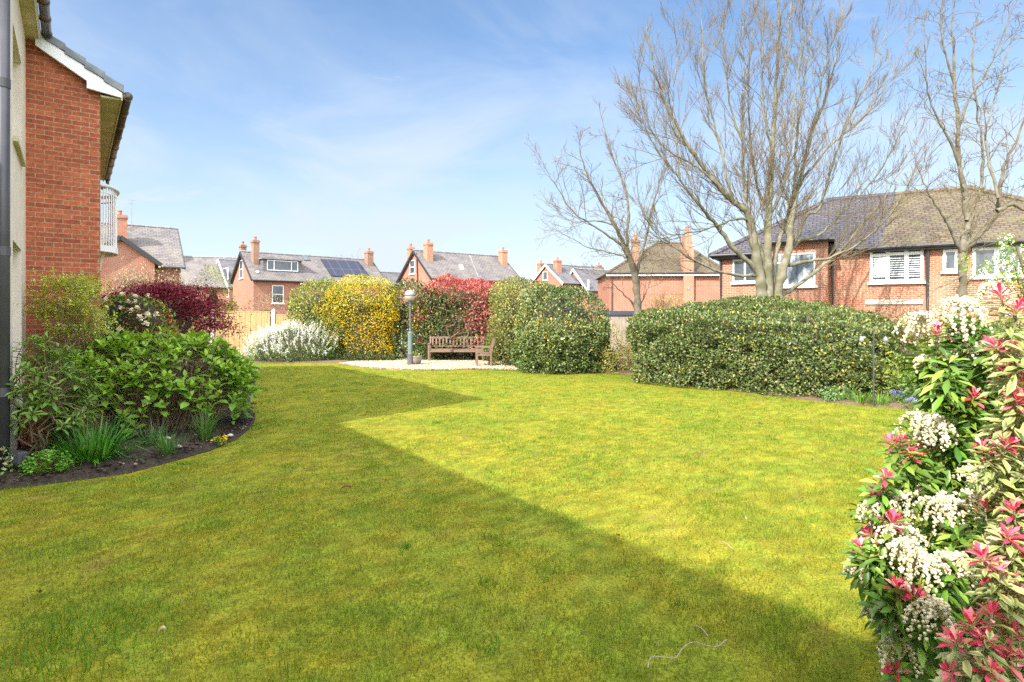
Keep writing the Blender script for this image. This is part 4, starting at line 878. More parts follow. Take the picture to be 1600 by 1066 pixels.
# camellia with cream flowers and bronze young leaves
def camellia():
    c = (-8.35, 12.9); sol = Solid(c, .95, .75, 2.36, 2.2, 0, .3, .10, seed=12); t = thing('camellia', 'shrub with cream flowers and bronze young leaves between the brick wall and the red maple', 'bush', (c[0], c[1], 0))
    P, Nn = sol.sample(6200, .3); lv = Leaves(); cols = [(.12, .24, .03), (.26, .35, .06), (.34, .10, .045), (.40, .18, .045)]
    z = P[:, 2:3]; lowred = (1.7-z)*1.6; nz = np.concatenate((0*z, 0*z, lowred, lowred), 1)+patches(P, 2.2, 5, cols, 1.0)
    leafset(lv, P, Nn, .085, .04, palette(len(P), cols, [5, 3, 1.3, .9], nz), 'fold'); lv.build('foliage', M['gloss'], t); sol.core('shade_core', t, .75)
    P, Nn = sol.sample(420, .02, .4, zlo=.45); k = (P[:, 1] < 12.9) | (P[:, 2] > 2.1); P, Nn = P[k], Nn[k]; nb = 0
    for p, q in zip(P, Nn):
        if nb >= 46: break
        lf = Leaves()
        for j in range(3): whorl(lf, p+q*.03, q+arr(0, 0, .3), 7, .092-.018*j, .074-.014*j, palette(7, [(.80, .76, .58), (.82, .70, .50)], [3, 1]), .1+.35*j, .5+.35*j, 'fold')
        lf.build('flower', M['petal'], t); nb += 1
camellia()
# red maple
def maple():
    c = (-9.85, 16.6); t = thing('japanese_maple', 'wide dark red Japanese maple beyond the camellia', 'tree', (c[0], c[1], 0)); lv = Leaves(); tb = Tubes()
    fork = arr(c[0]+.25, c[1], .55); tb.add(curve((c[0]+.25, c[1], 0), fork, 0, 5, .05), np.linspace(.10, .08, 5), 8)
    lay = []
    for i in range(34):
        a = RNG.uniform(0, 6.28); r = math.sqrt(RNG.random()); p = arr(c[0]+1.75*r*math.cos(a), c[1]+1.45*r*math.sin(a), 2.75-1.0*r**2*RNG.uniform(.6, 1.15)-RNG.random()*.55*(RNG.random() < .55)); lay.append(p)
        P = curve(fork, p, .10, 8, .03); tb.add(P, np.linspace(.05, .008, 8), 5)
        for j in range(5): q = P[RNG.integers(3, 8)]; tb.add(curve(q, q+arr(RNG.normal()*.35, RNG.normal()*.35, RNG.uniform(-.05, .2)), .05, 4, .05), [.008, .006, .004, .002], 3)
    for p in lay:
        n = 620; g = RNG.normal(size=(n, 3))*(.36, .36, .10); P = p+g; P[:, 2] -= .35*(g[:, 0]**2+g[:, 1]**2)
        D = unit(np.stack((RNG.normal(size=n), RNG.normal(size=n), -.35+.4*RNG.normal(size=n)), 1)); U = unit(arr(0, 0, 1)+.5*RNG.normal(size=(n, 3)))
        col = palette(n, [(.19, .018, .034), (.10, .010, .022), (.31, .035, .055)], [5, 3, 1.6])
        lv.add(P, D, U, .075*(.6+.7*RNG.random(n)), .036, col, 'fold')
    lv.build('crown', M['leaf'], t); tb.build('trunk', M['bark_small'], t)
maple()
# white spiraea
def spiraea():
    c = G(446, 568); c = (c[0]-.1, c[1]+1.0); sol = Solid(c, 1.75, 1.0, 1.35, 2.1, 0, .55, .10, seed=4); t = thing('spiraea', 'mounded shrub covered in fine white blossom in front of the timber fence', 'bush', (c[0], c[1], 0))
    P, Nn = sol.sample(9000, .25); lv = Leaves(); leafset(lv, P, Nn, .05, .02, palette(len(P), [(.10, .19, .03), (.17, .27, .05), (.06, .12, .02)], [4, 3, 2]), 'diamond'); lv.build('foliage', M['leaf'], t); sol.core('shade_core', t, .82)
    tb = Tubes(); bl = Leaves(); P, Nn = sol.sample(560, .05, .75, zlo=.35)
    for p, q in zip(P, Nn):
        w = np.clip(1-(p[0]-c[0]-.2)/2.2, .2, 1)
        if RNG.random() > w: continue
        d = unit((q*.6+arr(RNG.normal()*.35, RNG.normal()*.3, .75))[None])[0]; e = p+d*RNG.uniform(.18, .38); mid = (p+e)/2+arr(0, 0, .05); X = curve(p-d*.1, e+q*.08-arr(0, 0, .06), .12, 5, .02); tb.add(X, .003, 3)
        n = 46; s = RNG.random(n); k = s*4; i = np.minimum(k.astype(int), 3); B = X[i]+(X[i+1]-X[i])*(k-i)[:, None]+RNG.normal(size=(n, 3))*.016
        bl.add(B, rdir(n), rdir(n), .026, .022, palette(n, [(.80, .80, .74), (.66, .68, .52)], [4, 1]), 'diamond')
    bl.build('blossom', M['petal'], t); tb.build('arching_stems', M['stem'], t)
spiraea()
# ================================================================== TIMBER FENCE
fence = thing('timber_fence', 'pale close board timber fence with concrete posts behind the white spiraea', 'fence', (-11.5, 24.9, 0))
def panels(root, x0, x1, y, h, m='timber', bw=.118):
    n = int((x1-x0)/bw); b = MB()
    for i in range(n):
        x = x0+i*bw; dz = random.uniform(-.006, .006); b.box(x, x+bw-.008, y+(i % 2)*.012-.02, y+(i % 2)*.012, .15, h+dz)
    for z in (.45, 1.1, h-.2): b.box(x0, x1, y+.014, y+.06, z, z+.09)
    b.box(x0, x1, y-.03, y+.05, h+.01, h+.04)
    p = b.build('panel', M[m], root, world=True); MB().box(x0, x1, y-.015, y+.03, -.02, .148).build('gravel_board', M['concrete'], root, world=True); return p
xe = [-15.6, -12.75, -10.17, -7.1, -4.3, -1.5, 1.4]
for i in range(6):
    hgt = 1.92 if i < 2 else 1.79; panels(fence, xe[i]+.075, xe[i+1]-.075, 24.95, hgt)
for x in xe:
    MB().box(x-.07, x+.07, 24.88, 25.02, -.05, 1.98).poly([(x-.07, 24.88, 1.981), (x+.07, 24.88, 1.981), (x, 24.95, 2.06)]).poly([(x+.07, 24.88, 1.981), (x+.07, 25.02, 1.981), (x, 24.95, 2.06)]).poly([(x-.07, 25.02, 1.981), (x-.07, 24.88, 1.981), (x, 24.95, 2.06)]).build('post', M['concrete'], fence, world=True)
old = thing('timber_fence', 'weathered grey timber fence glimpsed between the two big hedges', 'fence', (3.6, 23.2, 0), R(-14))
for i in range(3):
    b = MB(); n = 20
    for k in range(n): b.box(i*2.5+k*.12+.05, i*2.5+k*.12+.163, -.02+(k % 2)*.012, (k % 2)*.012, .05, 1.72)
    b.box(i*2.5, i*2.5+2.44, .02, .07, 1.3, 1.4); b.build('panel', M['timber_old'], old); MB().box(i*2.5-.05, i*2.5+.045, -.04, .06, 0, 1.8).build('post', M['timber_old'], old)
sh = thing('shed_roof', 'low dark flat roofed shed behind the weathered fence', 'shed', (4.6, 25.2, 0), R(-8)); MB().box(-.9, 1.1, -.6, .9, 0, 1.74).build('wall', M['timber_old'], sh); MB().slab([(-1.05, -.75, 1.80), (1.25, -.75, 1.80), (1.25, 1.05, 1.98), (-1.05, 1.05, 1.98)], .07).build('roof', M['black'], sh)

# ================================================================== HEDGES ROUND THE GRAVEL
VAR = [(.13, .18, .035), (.30, .31, .07), (.07, .11, .025), (.40, .38, .14)]
bush('variegated_hedge', 'tall variegated cream and green hedge left of the yellow forsythia', 'hedge', Solid((-7.55, 23.5), 1.30, 1.0, 3.25, 2.5, 0, .20, .19, 1.4, 21), 15000, .085, .045, VAR, [4, 3, 3, 1.2], 1.8, 'diamond', shell=.35, seed=2, twigs=120)
def forsythia():
    c = (-5.95, 23.35); sol = Solid(c, 1.55, 1.0, 3.34, 2.3, 0, .2, .20, 1.3, seed=31); t = thing('forsythia', 'yellow flowering forsythia in the hedge left of the lamp post', 'bush', (c[0], c[1], 0))
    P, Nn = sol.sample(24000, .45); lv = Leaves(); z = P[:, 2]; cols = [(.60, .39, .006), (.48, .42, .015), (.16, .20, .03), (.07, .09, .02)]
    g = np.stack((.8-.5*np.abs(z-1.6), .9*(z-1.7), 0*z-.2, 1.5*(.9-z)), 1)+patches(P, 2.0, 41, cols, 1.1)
    leafset(lv, P, Nn, .06, .034, palette(len(P), cols, [6, 4.2, 2.6, 1.3], g), 'diamond'); lv.build('blossom', M['leaf'], t); sol.core('shade_core', t, ins=.5)
    P, Nn = sol.sample(240, .1); tb = Tubes()
    for p, q in zip(P, Nn): tb.add(curve(p-q*.4-arr(0, 0, .2), p+q*.15+arr(0, 0, .12), 0, 4, .04), [.008, .006, .004, .002], 3)
    tb.build('stems', M['stem'], t)
forsythia()
bush('ivy_hedge', 'dark mixed hedge with ivy behind the lamp post', 'hedge', Solid((-3.85, 23.6), 1.40, .9, 3.12, 2.4, 0, .15, .20, 1.5, 23), 13000, .085, .05, [(.06, .095, .03), (.14, .17, .06), (.03, .05, .02), (.38, .31, .03), (.30, .32, .16)], [5, 4, 4, 1.0, 1.0], 2.3, 'diamond', shell=.45, seed=8, twigs=160, mat='gloss')
def photinia():
    c = (-2.0, 23.55); sol = Solid(c, 1.85, .95, 3.32, 2.5, 0, .12, .20, 1.2, seed=17); t = thing('photinia', 'red leaved photinia hedge above the wooden bench', 'hedge', (c[0], c[1], 0))
    P, Nn = sol.sample(23000, .42); lv = Leaves(); x, z = P[:, 0]-c[0], P[:, 2]
    red = 2.6*np.exp(-((z-3.1)/.42)**2)+2.4*np.exp(-((z-(1.35+.42*(x+.2)))/.5)**2)*np.exp(-((x-.35)/.95)**2)-.8+1.3*snoise(P, 2.4, 6); cols = [(.40, .075, .075), (.50, .19, .15), (.13, .17, .04), (.06, .09, .025), (.22, .05, .04)]
    g = np.stack((red, red-.3, -.4*red, -.6*red, .4*red), 1); leafset(lv, P, Nn, .095, .042, palette(len(P), cols, [4, 2.4, 4, 4, 1.2], g), 'diamond'); lv.build('foliage', M['gloss'], t); sol.core('shade_core', t, ins=.5)
    tb = Tubes()
    for k in range(7):
        x = c[0]+RNG.uniform(-1, 1.3); tb.add(curve((x, 22.9, .1), (x+RNG.uniform(-.3, .9), 22.62, RNG.uniform(1.5, 2.6)), .05, 7, .05), np.linspace(.035, .012, 7), 6)
    tb.build('branches', M['bark_small'], t)
photinia()
bush('variegated_hedge', 'tall olive green variegated hedge running from the photinia to the rounded bush', 'hedge', Solid((.55, 21.6), 1.25, 1.9, 3.05, 2.6, -8, .16, .14, 1.3, 27), 19000, .085, .045, [(.15, .17, .045), (.28, .28, .08), (.08, .10, .03), (.34, .28, .06), (.17, .12, .06)], [4, 3, 3, 1, .8], 1.7, 'diamond', shell=.3, seed=4, twigs=200)
def elaeagnus_col(P, zc):
    cols = [(.10, .155, .035), (.055, .09, .025), (.24, .27, .08), (.52, .37, .03), (.20, .24, .13)]
    band = 1.9*np.exp(-((P[:, 2]-zc)/.30)**2)-.9
    g = patches(P, 2.1, 71, cols, .9); g[:, 3] += band; return cols, g
def elaeagnus():
    sol = Solid((1.55, 18.95), 1.60, 1.5, 2.93, 2.05, 0, .46, .15, 1.2, seed=33, hollow=.20, under=.12); t = thing('elaeagnus_bush', 'big rounded green bush flecked with yellow right of the wooden armchair', 'bush', (1.55, 18.95, 0))
    P, Nn = sol.sample(30000, .22); cols, g = elaeagnus_col(P, 1.55); g[:, 0] += (1.2-P[:, 2])*.9; lv = Leaves(); leafset(lv, P, Nn, .082, .042, palette(len(P), cols, [5, 4, 2.6, .55, 1.6], g), 'fold'); lv.build('foliage', M['gloss'], t); sol.core('shade_core', t, ins=.42)
    P, Nn = sol.sample(150, .02); tb = Tubes()
    for p, q in zip(P, Nn): tb.add(curve(p-q*.2, p+q*.12+arr(0, 0, .08), 0, 3, .03), [.005, .004, .002], 3)
    tb.build('twigs', M['stem'], t)
elaeagnus()
# the long clipped hedge at the right
HC = (6.15, 15.0)
def hedge_top(u, v):
    f = np.clip((v+1)/1.0, 0, 1); e = np.clip(1-np.abs(u+.08)**2.0, 0, 1); return 1.50+.62*np.sin(f*math.pi/2)**1.2*(1-.35*np.clip(v, 0, 1)**2)*e**.75+.05*e
def clipped():
    sol = Solid(HC, 3.05, 1.95, 2.3, 4.0, -43, lump=.11, lk=1.3, seed=45, hollow=.20, topfn=hedge_top, under=.04); t = thing('clipped_hedge', 'long clipped evergreen hedge flecked with yellow under the big bare tree', 'hedge', (HC[0], HC[1], 0))
    P, Nn = sol.sample(80000, .20); lv = Leaves(); cols = [(.105, .15, .035), (.06, .09, .025), (.26, .27, .08), (.46, .34, .035), (.18, .21, .09)]; g = patches(P, 1.6, 81, cols, .7); leafset(lv, P, Nn, .072, .038, palette(len(P), cols, [5, 4.4, 1.9, .3, 1.8], g), 'fold'); lv.build('foliage', M['gloss'], t); sol.core('shade_core', t, ins=.36)
    P, Nn = sol.sample(420, .02, .6); tb = Tubes()
    for p, q in zip(P, Nn): tb.add(curve(p-q*.1, p+q*.08+arr(0, 0, .07), 0, 3, .03), [.004, .003, .0015], 3)
    tb.build('twigs', M['stem'], t)
clipped()
# small things round the hedge feet
bush('shrub', 'small loose yellow green shrub in the gap between the two big hedges', 'bush', Solid((3.15, 18.3), .55, .7, 1.35, 2, 0, .4, .12, seed=51), 2600, .06, .03, [(.30, .28, .06), (.18, .20, .05), (.30, .20, .06)], [4, 3, 1.5], 2, 'diamond', core=.5, shell=.5, twigs=60)
bush('shrub', 'sparse twiggy shrub with yellowing leaves beside the left end of the clipped hedge', 'bush', Solid((3.75, 18.6), .5, .6, 1.6, 2, 0, .4, .15, seed=53), 1500, .055, .03, [(.34, .31, .08), (.22, .22, .07), (.14, .16, .04)], [3, 3, 2], 2, 'diamond', core=0, shell=.6, twigs=130)
bush('ground_ivy', 'low dark ivy strip under the forsythia', 'ivy', Solid((-5.9, 22.55), 1.45, .35, .34, 2.6, 0, .3, .05, seed=55), 2600, .06, .045, [(.035, .06, .018), (.06, .09, .025), (.10, .13, .04)], [4, 3, 1], 3, 'diamond', core=.8)
bush('shrub', 'little low green shrub at the foot of the hedge behind the flower pot', 'bush', Solid((-3.2, 22.85), .5, .3, .75, 2.2, 0, .3, .08, seed=57), 1600, .06, .035, [(.06, .12, .025), (.10, .17, .03), (.04, .07, .02)], [4, 3, 2], 3, 'diamond', core=.8)
bush('shrub', 'bright green shrub in the corner behind the wooden armchair', 'bush', Solid((-.55, 22.3), .55, .4, 1.15, 2.2, 0, .3, .1, seed=58), 1900, .07, .04, [(.08, .18, .025), (.13, .24, .03), (.05, .09, .02)], [4, 3, 2], 3, 'diamond', core=.75)
# mixed border right of the clipped hedge
bush('border_shrub', 'yellow green leafy shrub behind the bird feeder pole', 'bush', Solid((8.05, 13.0), 1.0, .75, 1.15, 2.1, 0, .4, .12, seed=61), 5200, .075, .04, [(.15, .22, .035), (.26, .29, .06), (.08, .13, .03), (.30, .16, .06)], [4, 3, 2, .7], 2, 'fold', core=.75, shell=.3, twigs=60, group='shrubs in the right border')
bush('border_shrub', 'olive green shrub right of the bird feeder, taller than its neighbour', 'bush', Solid((9.2, 13.4), .95, .8, 1.7, 2.1, 0, .4, .14, seed=62), 5200, .07, .036, [(.12, .17, .035), (.22, .25, .06), (.30, .30, .14), (.06, .10, .03)], [4, 3, 1, 2], 2, 'fold', core=.7, shell=.4, twigs=80, group='shrubs in the right border')
bush('border_shrub', 'low green shrub partly hidden behind the white flowering pieris', 'bush', Solid((8.6, 11.6), .9, .6, .85, 2.1, 0, .4, .12, seed=63), 3600, .07, .036, [(.10, .17, .03), (.20, .26, .05), (.05, .09, .02)], [4, 3, 2], 2, 'fold', core=.75, shell=.3, group='shrubs in the right border')
bush('border_shrub', 'reddish brown twiggy shrub against the brick house, right of the clipped hedge', 'bush', Solid((11.0, 16.6), .9, .7, 2.25, 2.1, 0, .3, .16, seed=64), 3000, .06, .035, [(.17, .08, .045), (.13, .15, .05), (.25, .15, .08)], [3, 3, 2], 2, 'fold', core=.45, shell=.6, twigs=150, group='shrubs in the right border')
bush('border_shrub', 'dark green shrub low behind the tall pieris stems at the right', 'bush', Solid((10.4, 12.6), 1.1, .9, 1.6, 2.1, 0, .3, .14, seed=65), 5200, .07, .04, [(.07, .11, .03), (.13, .17, .05), (.04, .06, .02), (.34, .34, .22)], [4, 3, 3, .4], 2, 'fold', core=.75, shell=.35, group='shrubs in the right border')
bush('border_shrub', 'variegated green shrub rising behind the pink pieris at the right edge', 'bush', Solid((11.6, 13.2), 1.0, .9, 2.0, 2.1, 0, .3, .14, seed=66), 5200, .07, .04, [(.12, .17, .04), (.24, .27, .08), (.06, .09, .02)], [4, 3, 2], 2, 'fold', core=.7, shell=.4, group='shrubs in the right border')
for (x, y), n, lb in ((G(1352, 634), 70, 'grassy leaf tuft at the foot of the bird feeder pole'), (G(1382, 637), 80, 'grassy leaf tuft left of the bluebells'), (G(1318, 630), 60, 'leafy tuft at the right end of the clipped hedge'), (G(1430, 636), 70, 'grassy leaf tuft right of the bluebells')):
    tuft('bulb_leaves', lb, 'plant', (x, y+.15), n, .32, .016, .34, [(.10, .20, .03), (.16, .27, .04)], [3, 2], 'leaf tufts along the right border', .5)
bush('low_plant', 'small pale green rounded plant beside the right end of the clipped hedge', 'plant', Solid((6.75, 12.15), .36, .25, .30, 2, 0, .4, .04, seed=68), 900, .05, .03, [(.14, .24, .09), (.20, .29, .10)], [2, 1], 3, 'fold', core=.8)
flowerbits('bluebells', 'blue bell flowers at the edge of the right border', 'flowers', G(1405, 633), 26, .16, .30, [(.16, .18, .60), (.24, .26, .70)], [2, 1], .035, leafc=[(.09, .18, .03)], group='blue flowers in the right border')
flowerbits('bluebells', 'lilac blue flowers just left of the white pieris cluster', 'flowers', G(1424, 641), 20, .12, .25, [(.26, .22, .66), (.34, .30, .74)], [2, 1], .035, leafc=[(.09, .18, .03)], group='blue flowers in the right border')
# bird feeder pole
bf = thing('bird_feeder', 'thin grey bird feeder pole with two small hanging feeders before the clipped hedge', 'bird feeder', (*G(1365, 636), 0)); X, Y = G(1365, 636)
MB().tube([(0, 0, -.05), (0, 0, 1.50)], .014, 8).build('pole', M['pipe'], bf)
MB().tube([(-.24, 0, 1.38), (-.23, 0, 1.47), (-.12, 0, 1.52), (0, 0, 1.50), (.12, 0, 1.52), (.22, 0, 1.47), (.23, 0, 1.38)], .007, 6).build('crook', M['pipe'], bf)
for s in (-1, 1): MB().lathe([(.006, .07), (.012, .065), (.036, .035), (.045, 0), (.036, -.04), (.01, -.055)], (s*.235, 0, 1.31), 12).build('feeder', M['lead'], bf, smooth=True)

# ================================================================== BEYOND THE FENCE
bush('blossom_shrub', 'pink flowering shrub showing above the timber fence', 'bush', Solid((-11.2, 26.7), 1.7, 1.0, 2.75, 2.2, 0, .4, .16, seed=71), 6500, .07, .04, [(.36, .26, .16), (.20, .23, .06), (.45, .17, .24), (.12, .15, .04)], [3, 4, 2, 2], 2, 'diamond', core=.6, shell=.5, twigs=150)
bush('shrub', 'olive shrub above the fence, left of the tall hedge', 'bush', Solid((-9.0, 26.4), 1.1, .9, 2.55, 2.2, 0, .4, .16, seed=72), 4200, .07, .04, [(.16, .19, .05), (.26, .27, .07), (.09, .12, .03)], [4, 3, 2], 2, 'diamond', core=.6, shell=.5, twigs=100)
bush('hazel', 'small yellow green leaved tree between the maple and the dormer house', 'tree', Solid((-23.0, 45.0), 1.7, 1.3, 5.4, 2.1, 0, .5, .35, .7, seed=73), 8500, .11, .07, [(.26, .32, .05), (.17, .24, .04), (.36, .37, .09)], [4, 3, 2], 1.0, 'diamond', core=.4, shell=1.0, twigs=300)
# ================================================================== BARE TREES
def smooth(P, n):
    P = np.array(P, float); m = len(P); Q = np.vstack((2*P[0]-P[1], P, 2*P[-1]-P[-2])); out = []
    for t in np.linspace(0, m-1, n):
        i = min(int(t), m-2); f = t-i; a, b, c, d = Q[i], Q[i+1], Q[i+2], Q[i+3]
        out.append(.5*((2*b)+(-a+c)*f+(2*a-5*b+4*c-d)*f**2+(-a+3*b-3*c+d)*f**3))
    return np.array(out)
class Bare:
    def __init__(s, name, label, base, d, bark='bark_big', seed=1, twig='twig'):
        s.t = thing(name, label, 'tree', base); s.d = d; s.tr = Tubes(); s.tw = Tubes(); s.rng = np.random.default_rng(seed); s.bark = bark; s.twm = twig; s.tips = []; s.limbs = []
    def limb(s, px, off, r0, r1, n=None):
        """a main limb: pixels of the photograph, depth offset growing along it"""
        k = len(px); P = [PT(x, y, s.d+o) for (x, y), o in zip(px, np.interp(np.linspace(0, 1, k), np.linspace(0, 1, len(off)), off))]
        n = n or max(8, k*4); P = smooth(P, n); P[2:] += s.rng.normal(size=(n-2, 3))*.013
        s.tr.add(P, np.linspace(r0, r1, n)*(1+.09*s.rng.normal(size=n)), 9); s.limbs.append((P, np.linspace(r0, r1, n))); return P
    def twig(s, p, d, ln, r, lv, up, cfg):
        rng = s.rng; k = (7, 5, 4, 3)[min(lv, 3)]; P = [p]; d = d/np.linalg.norm(d); curl = rng.normal(size=3)*.06
        for i in range(k-1):
            d = d+arr(0, 0, up*(.6+.4*lv if lv < 2 else .8)/k)+rng.normal(size=3)*cfg['wob']+curl; d = d/np.linalg.norm(d); P.append(P[-1]+d*ln/(k-1))
        P = np.array(P); rr = np.linspace(r, max(r*.42, .0034), k); (s.tr if r > .016 else s.tw).add(P, rr, 6 if r > .016 else (4 if lv < 2 else 3))
        if lv < cfg['levels']:
            nb = max(1, int(cfg['nb'][lv]*(.6+.8*rng.random()))); 
            for j in range(nb):
                t = .22+.75*(j+rng.random())/nb; q = t*(k-1); i = min(int(q), k-2); pp = P[i]+(P[i+1]-P[i])*(q-i); ax = P[i+1]-P[i]; ax = ax/np.linalg.norm(ax)
                v = np.cross(ax, rng.normal(size=3)); v /= np.linalg.norm(v); an = R(rng.uniform(*cfg['ang'])); dd = ax*math.cos(an)+v*math.sin(an)
                s.twig(pp, dd, ln*rng.uniform(*cfg['ratio'])*(1.15-.5*t), max(r*.5, .0040), lv+1, up, cfg)
        else: s.tips.append((P[-1], d))
    def furnish(s, cfg, lims=None):
        rng = s.rng
        for P, rr in (lims or s.limbs):
            n = len(P); L = np.linalg.norm(np.diff(P, axis=0), axis=1).sum(); nb = int(L*cfg['per_m'])
            for j in range(nb):
                t = cfg['start']+(1-cfg['start'])*(j+rng.random())/nb; q = t*(n-1); i = min(int(q), n-2); p = P[i]+(P[i+1]-P[i])*(q-i); ax = unit((P[i+1]-P[i])[None])[0]
                v = np.cross(ax, rng.normal(size=3)); v /= np.linalg.norm(v); an = R(rng.uniform(*cfg['ang'])); d = ax*math.cos(an)+v*math.sin(an)
                s.twig(p, d, rng.uniform(*cfg['len'])*(1.25-.6*t), min(rr[i]*.45, cfg['r']), 0, cfg['up'], cfg)
            s.twig(P[-1], unit((P[-1]-P[-2])[None])[0], cfg['lead'], rr[-1], 0, cfg['up'], cfg)
    def done(s, buds=0, bcol=None, bsize=.03):
        s.tr.build('trunk', M[s.bark], s.t); s.tw.build('crown', M[s.twm], s.t)
        if buds:
            T = np.array([p for p, d in s.tips]); Dv = np.array([d for p, d in s.tips]); k = s.rng.random(len(T)) < buds; lv = Leaves(); T, Dv = T[k], Dv[k]
            for j in range(2): leafset(lv, T+s.rng.normal(size=T.shape)*.012, Dv, bsize, bsize*.5, palette(len(T), bcol, [1]*len(bcol)), 'diamond', out=.9, wild=.6)
            lv.build('buds', M['leaf'], s.t)
base = PT(1203, 500, 18.0)
T = Bare('bare_tree', 'big spreading bare tree with several grey trunks behind the clipped hedge', (base[0], 18.0, 0), 18.0, seed=5)
b0 = [(1204, 560), (1203, 510)]
T.limb([(1200, 585), (1196, 520), (1190, 465), (1188, 432), (1181, 395), (1174, 359), (1167, 332), (1144, 312), (1122, 290), (1085, 243), (1048, 180), (1025, 120)], [0, -.1, -.3, -.6, -1.0], .20, .022)
T.limb([(1203, 585), (1200, 500), (1199, 464), (1198, 401), (1199, 367), (1201, 330), (1203, 300), (1206, 240), (1212, 150), (1216, 60), (1218, -40)], [0, 0, .1, .2, .4], .19, .020)
T.limb([(1210, 585), (1212, 500), (1215, 462), (1221, 428), (1230, 400), (1234, 376), (1234, 356), (1239, 330), (1244, 305), (1254, 265), (1266, 215), (1290, 150), (1312, 70)], [0, .1, .3, .6, 1.0], .18, .020)
T.limb([(1206, 500), (1207, 452), (1210, 412), (1216, 381), (1223, 356), (1231, 334), (1240, 295), (1243, 240), (1250, 170), (1262, 90), (1270, 10)], [.1, .3, .7, 1.1, 1.4], .10, .015)
T.limb([(1194, 440), (1176, 416), (1148, 391), (1127, 362), (1110, 340), (1090, 318), (1062, 282), (1030, 240), (1008, 200)], [0, -.5, -1.0, -1.5], .095, .014)
T.limb([(1187, 432), (1168, 431), (1148, 430), (1114, 421), (1080, 404), (1052, 384), (1022, 362), (1002, 330)], [0, -.7, -1.3], .055, .010)
T.limb([(1192, 425), (1190, 400), (1183, 376), (1176, 349), (1166, 318), (1163, 290), (1160, 220), (1163, 130), (1160, 30)], [0, -.2, .1, .5], .085, .015)
T.limb([(1174, 345), (1158, 342), (1144, 344), (1122, 352), (1097, 360), (1066, 366), (1034, 374), (1008, 392)], [-.3, -.6, -.9, -1.2], .045, .008)
T.limb([(1200, 332), (1206, 330), (1214, 315), (1222, 299), (1232, 260), (1238, 200), (1246, 120), (1256, 30)], [.2, 0, -.4, -.7], .06, .012)
T.limb([(1200, 328), (1196, 315), (1187, 305), (1180, 272), (1172, 215), (1168, 140), (1176, 50)], [.2, .4, .7, 1.0], .05, .012)
T.limb([(1145, 313), (1138, 290), (1128, 240), (1112, 180), (1100, 110), (1096, 30)], [-.5, -.5, -.2, .2], .05, .012)
T.limb([(1120, 288), (1098, 268), (1070, 250), (1040, 232), (1016, 200), (1004, 160)], [-.7, -1, -1.5], .035, .009)
T.limb([(1234, 382), (1244, 373), (1254, 351), (1261, 335), (1279, 328), (1288, 300), (1306, 240), (1334, 170), (1362, 110), (1385, 50)], [.5, .2, -.1, -.4], .07, .012)
T.limb([(1225, 416), (1248, 411), (1271, 407), (1300, 402), (1340, 382), (1378, 350), (1408, 310), (1428, 268)], [.3, -.3, -.8, -1.2], .06, .010)
T.limb([(1212, 480), (1220, 462), (1238, 452), (1266, 431), (1292, 410), (1316, 388), (1346, 352), (1384, 305), (1412, 250)], [.1, .6, 1.2, 1.7], .085, .011)
T.limb([(1233, 392), (1252, 376), (1276, 369), (1300, 350), (1330, 318), (1366, 280), (1398, 226), (1420, 170)], [.5, .9, 1.4, 1.8], .055, .010)
T.limb([(1250, 285), (1272, 258), (1300, 225), (1338, 195), (1374, 150), (1404, 92)], [.8, 1.1, 1.5], .045, .010)
T.limb([(1206, 235), (1196, 190), (1190, 120), (1193, 40)], [.2, -.2, -.5], .04, .012)
T.limb([(1212, 160), (1226, 110), (1232, 50), (1238, -10)], [.3, .6, .9], .035, .012)
T.limb([(1264, 222), (1276, 170), (1290, 95), (1316, 20)], [.8, .5, .2], .04, .011)
T.limb([(1062, 282), (1058, 230), (1052, 165), (1058, 90)], [-1.2, -1.0, -.6], .032, .010)
T.limb([(1160, 222), (1140, 160), (1134, 90), (1128, 20)], [.2, 0, -.4], .04, .011)
cfgB = dict(levels=2, nb=(7, 4, 3), ang=(16, 42), ratio=(.36, .60), wob=.065, per_m=3.3, start=.34, len=(.9, 2.3), r=.012, up=.85, lead=1.5)
T.furnish(cfgB); T.done(.5, [(.20, .15, .07), (.24, .22, .08)], .02)
base = PT(996, 500, 21.0)
T = Bare('bare_tree', 'smaller bare tree with a single grey trunk left of the big one', (base[0], 21.0, 0), 21.0, 'bark_small', seed=9)
T.limb([(998, 570), (997, 510), (996, 470), (993, 437), (986, 410), (975, 385), (960, 350), (938, 312), (918, 275), (905, 235)], [0, -.2, -.6, -1], .17, .014)
T.limb([(993, 440), (992, 420), (985, 400), (980, 370), (982, 330), (975, 290), (955, 240), (945, 205)], [0, .3, .6], .08, .012)
T.limb([(995, 430), (1000, 405), (1010, 370), (1018, 330), (1028, 290), (1040, 250)], [0, -.3, -.6], .06, .010)
T.limb([(975, 386), (950, 368), (922, 350), (895, 330), (868, 290), (852, 262)], [-.4, -.8, -1.2], .045, .009)
T.limb([(960, 352), (930, 345), (900, 348), (878, 340)], [-.5, -.2, .2], .03, .008)
T.limb([(994, 487), (985, 470), (970, 456), (955, 440), (940, 430)], [0, -.4, -.8], .035, .008)
T.limb([(996, 490), (1004, 470), (1012, 450), (1020, 425)], [0, .3, .5], .03, .008)
T.limb([(985, 405), (965, 398), (940, 392), (915, 385), (890, 370)], [.3, .6, 1], .035, .008)
cfgS = dict(levels=2, nb=(6, 4, 3), ang=(22, 60), ratio=(.34, .55), wob=.13, per_m=2.6, start=.35, len=(.8, 1.9), r=.013, up=.45, lead=1.1)
T.furnish(cfgS); T.done(.8, [(.30, .27, .10), (.26, .22, .08)], .04)
base = PT(1503, 500, 14.5)
T = Bare('bare_tree', 'tall bare tree with twisting branches before the right end of the brick house', (base[0], 14.5, 0), 14.5, 'bark_small', seed=13)
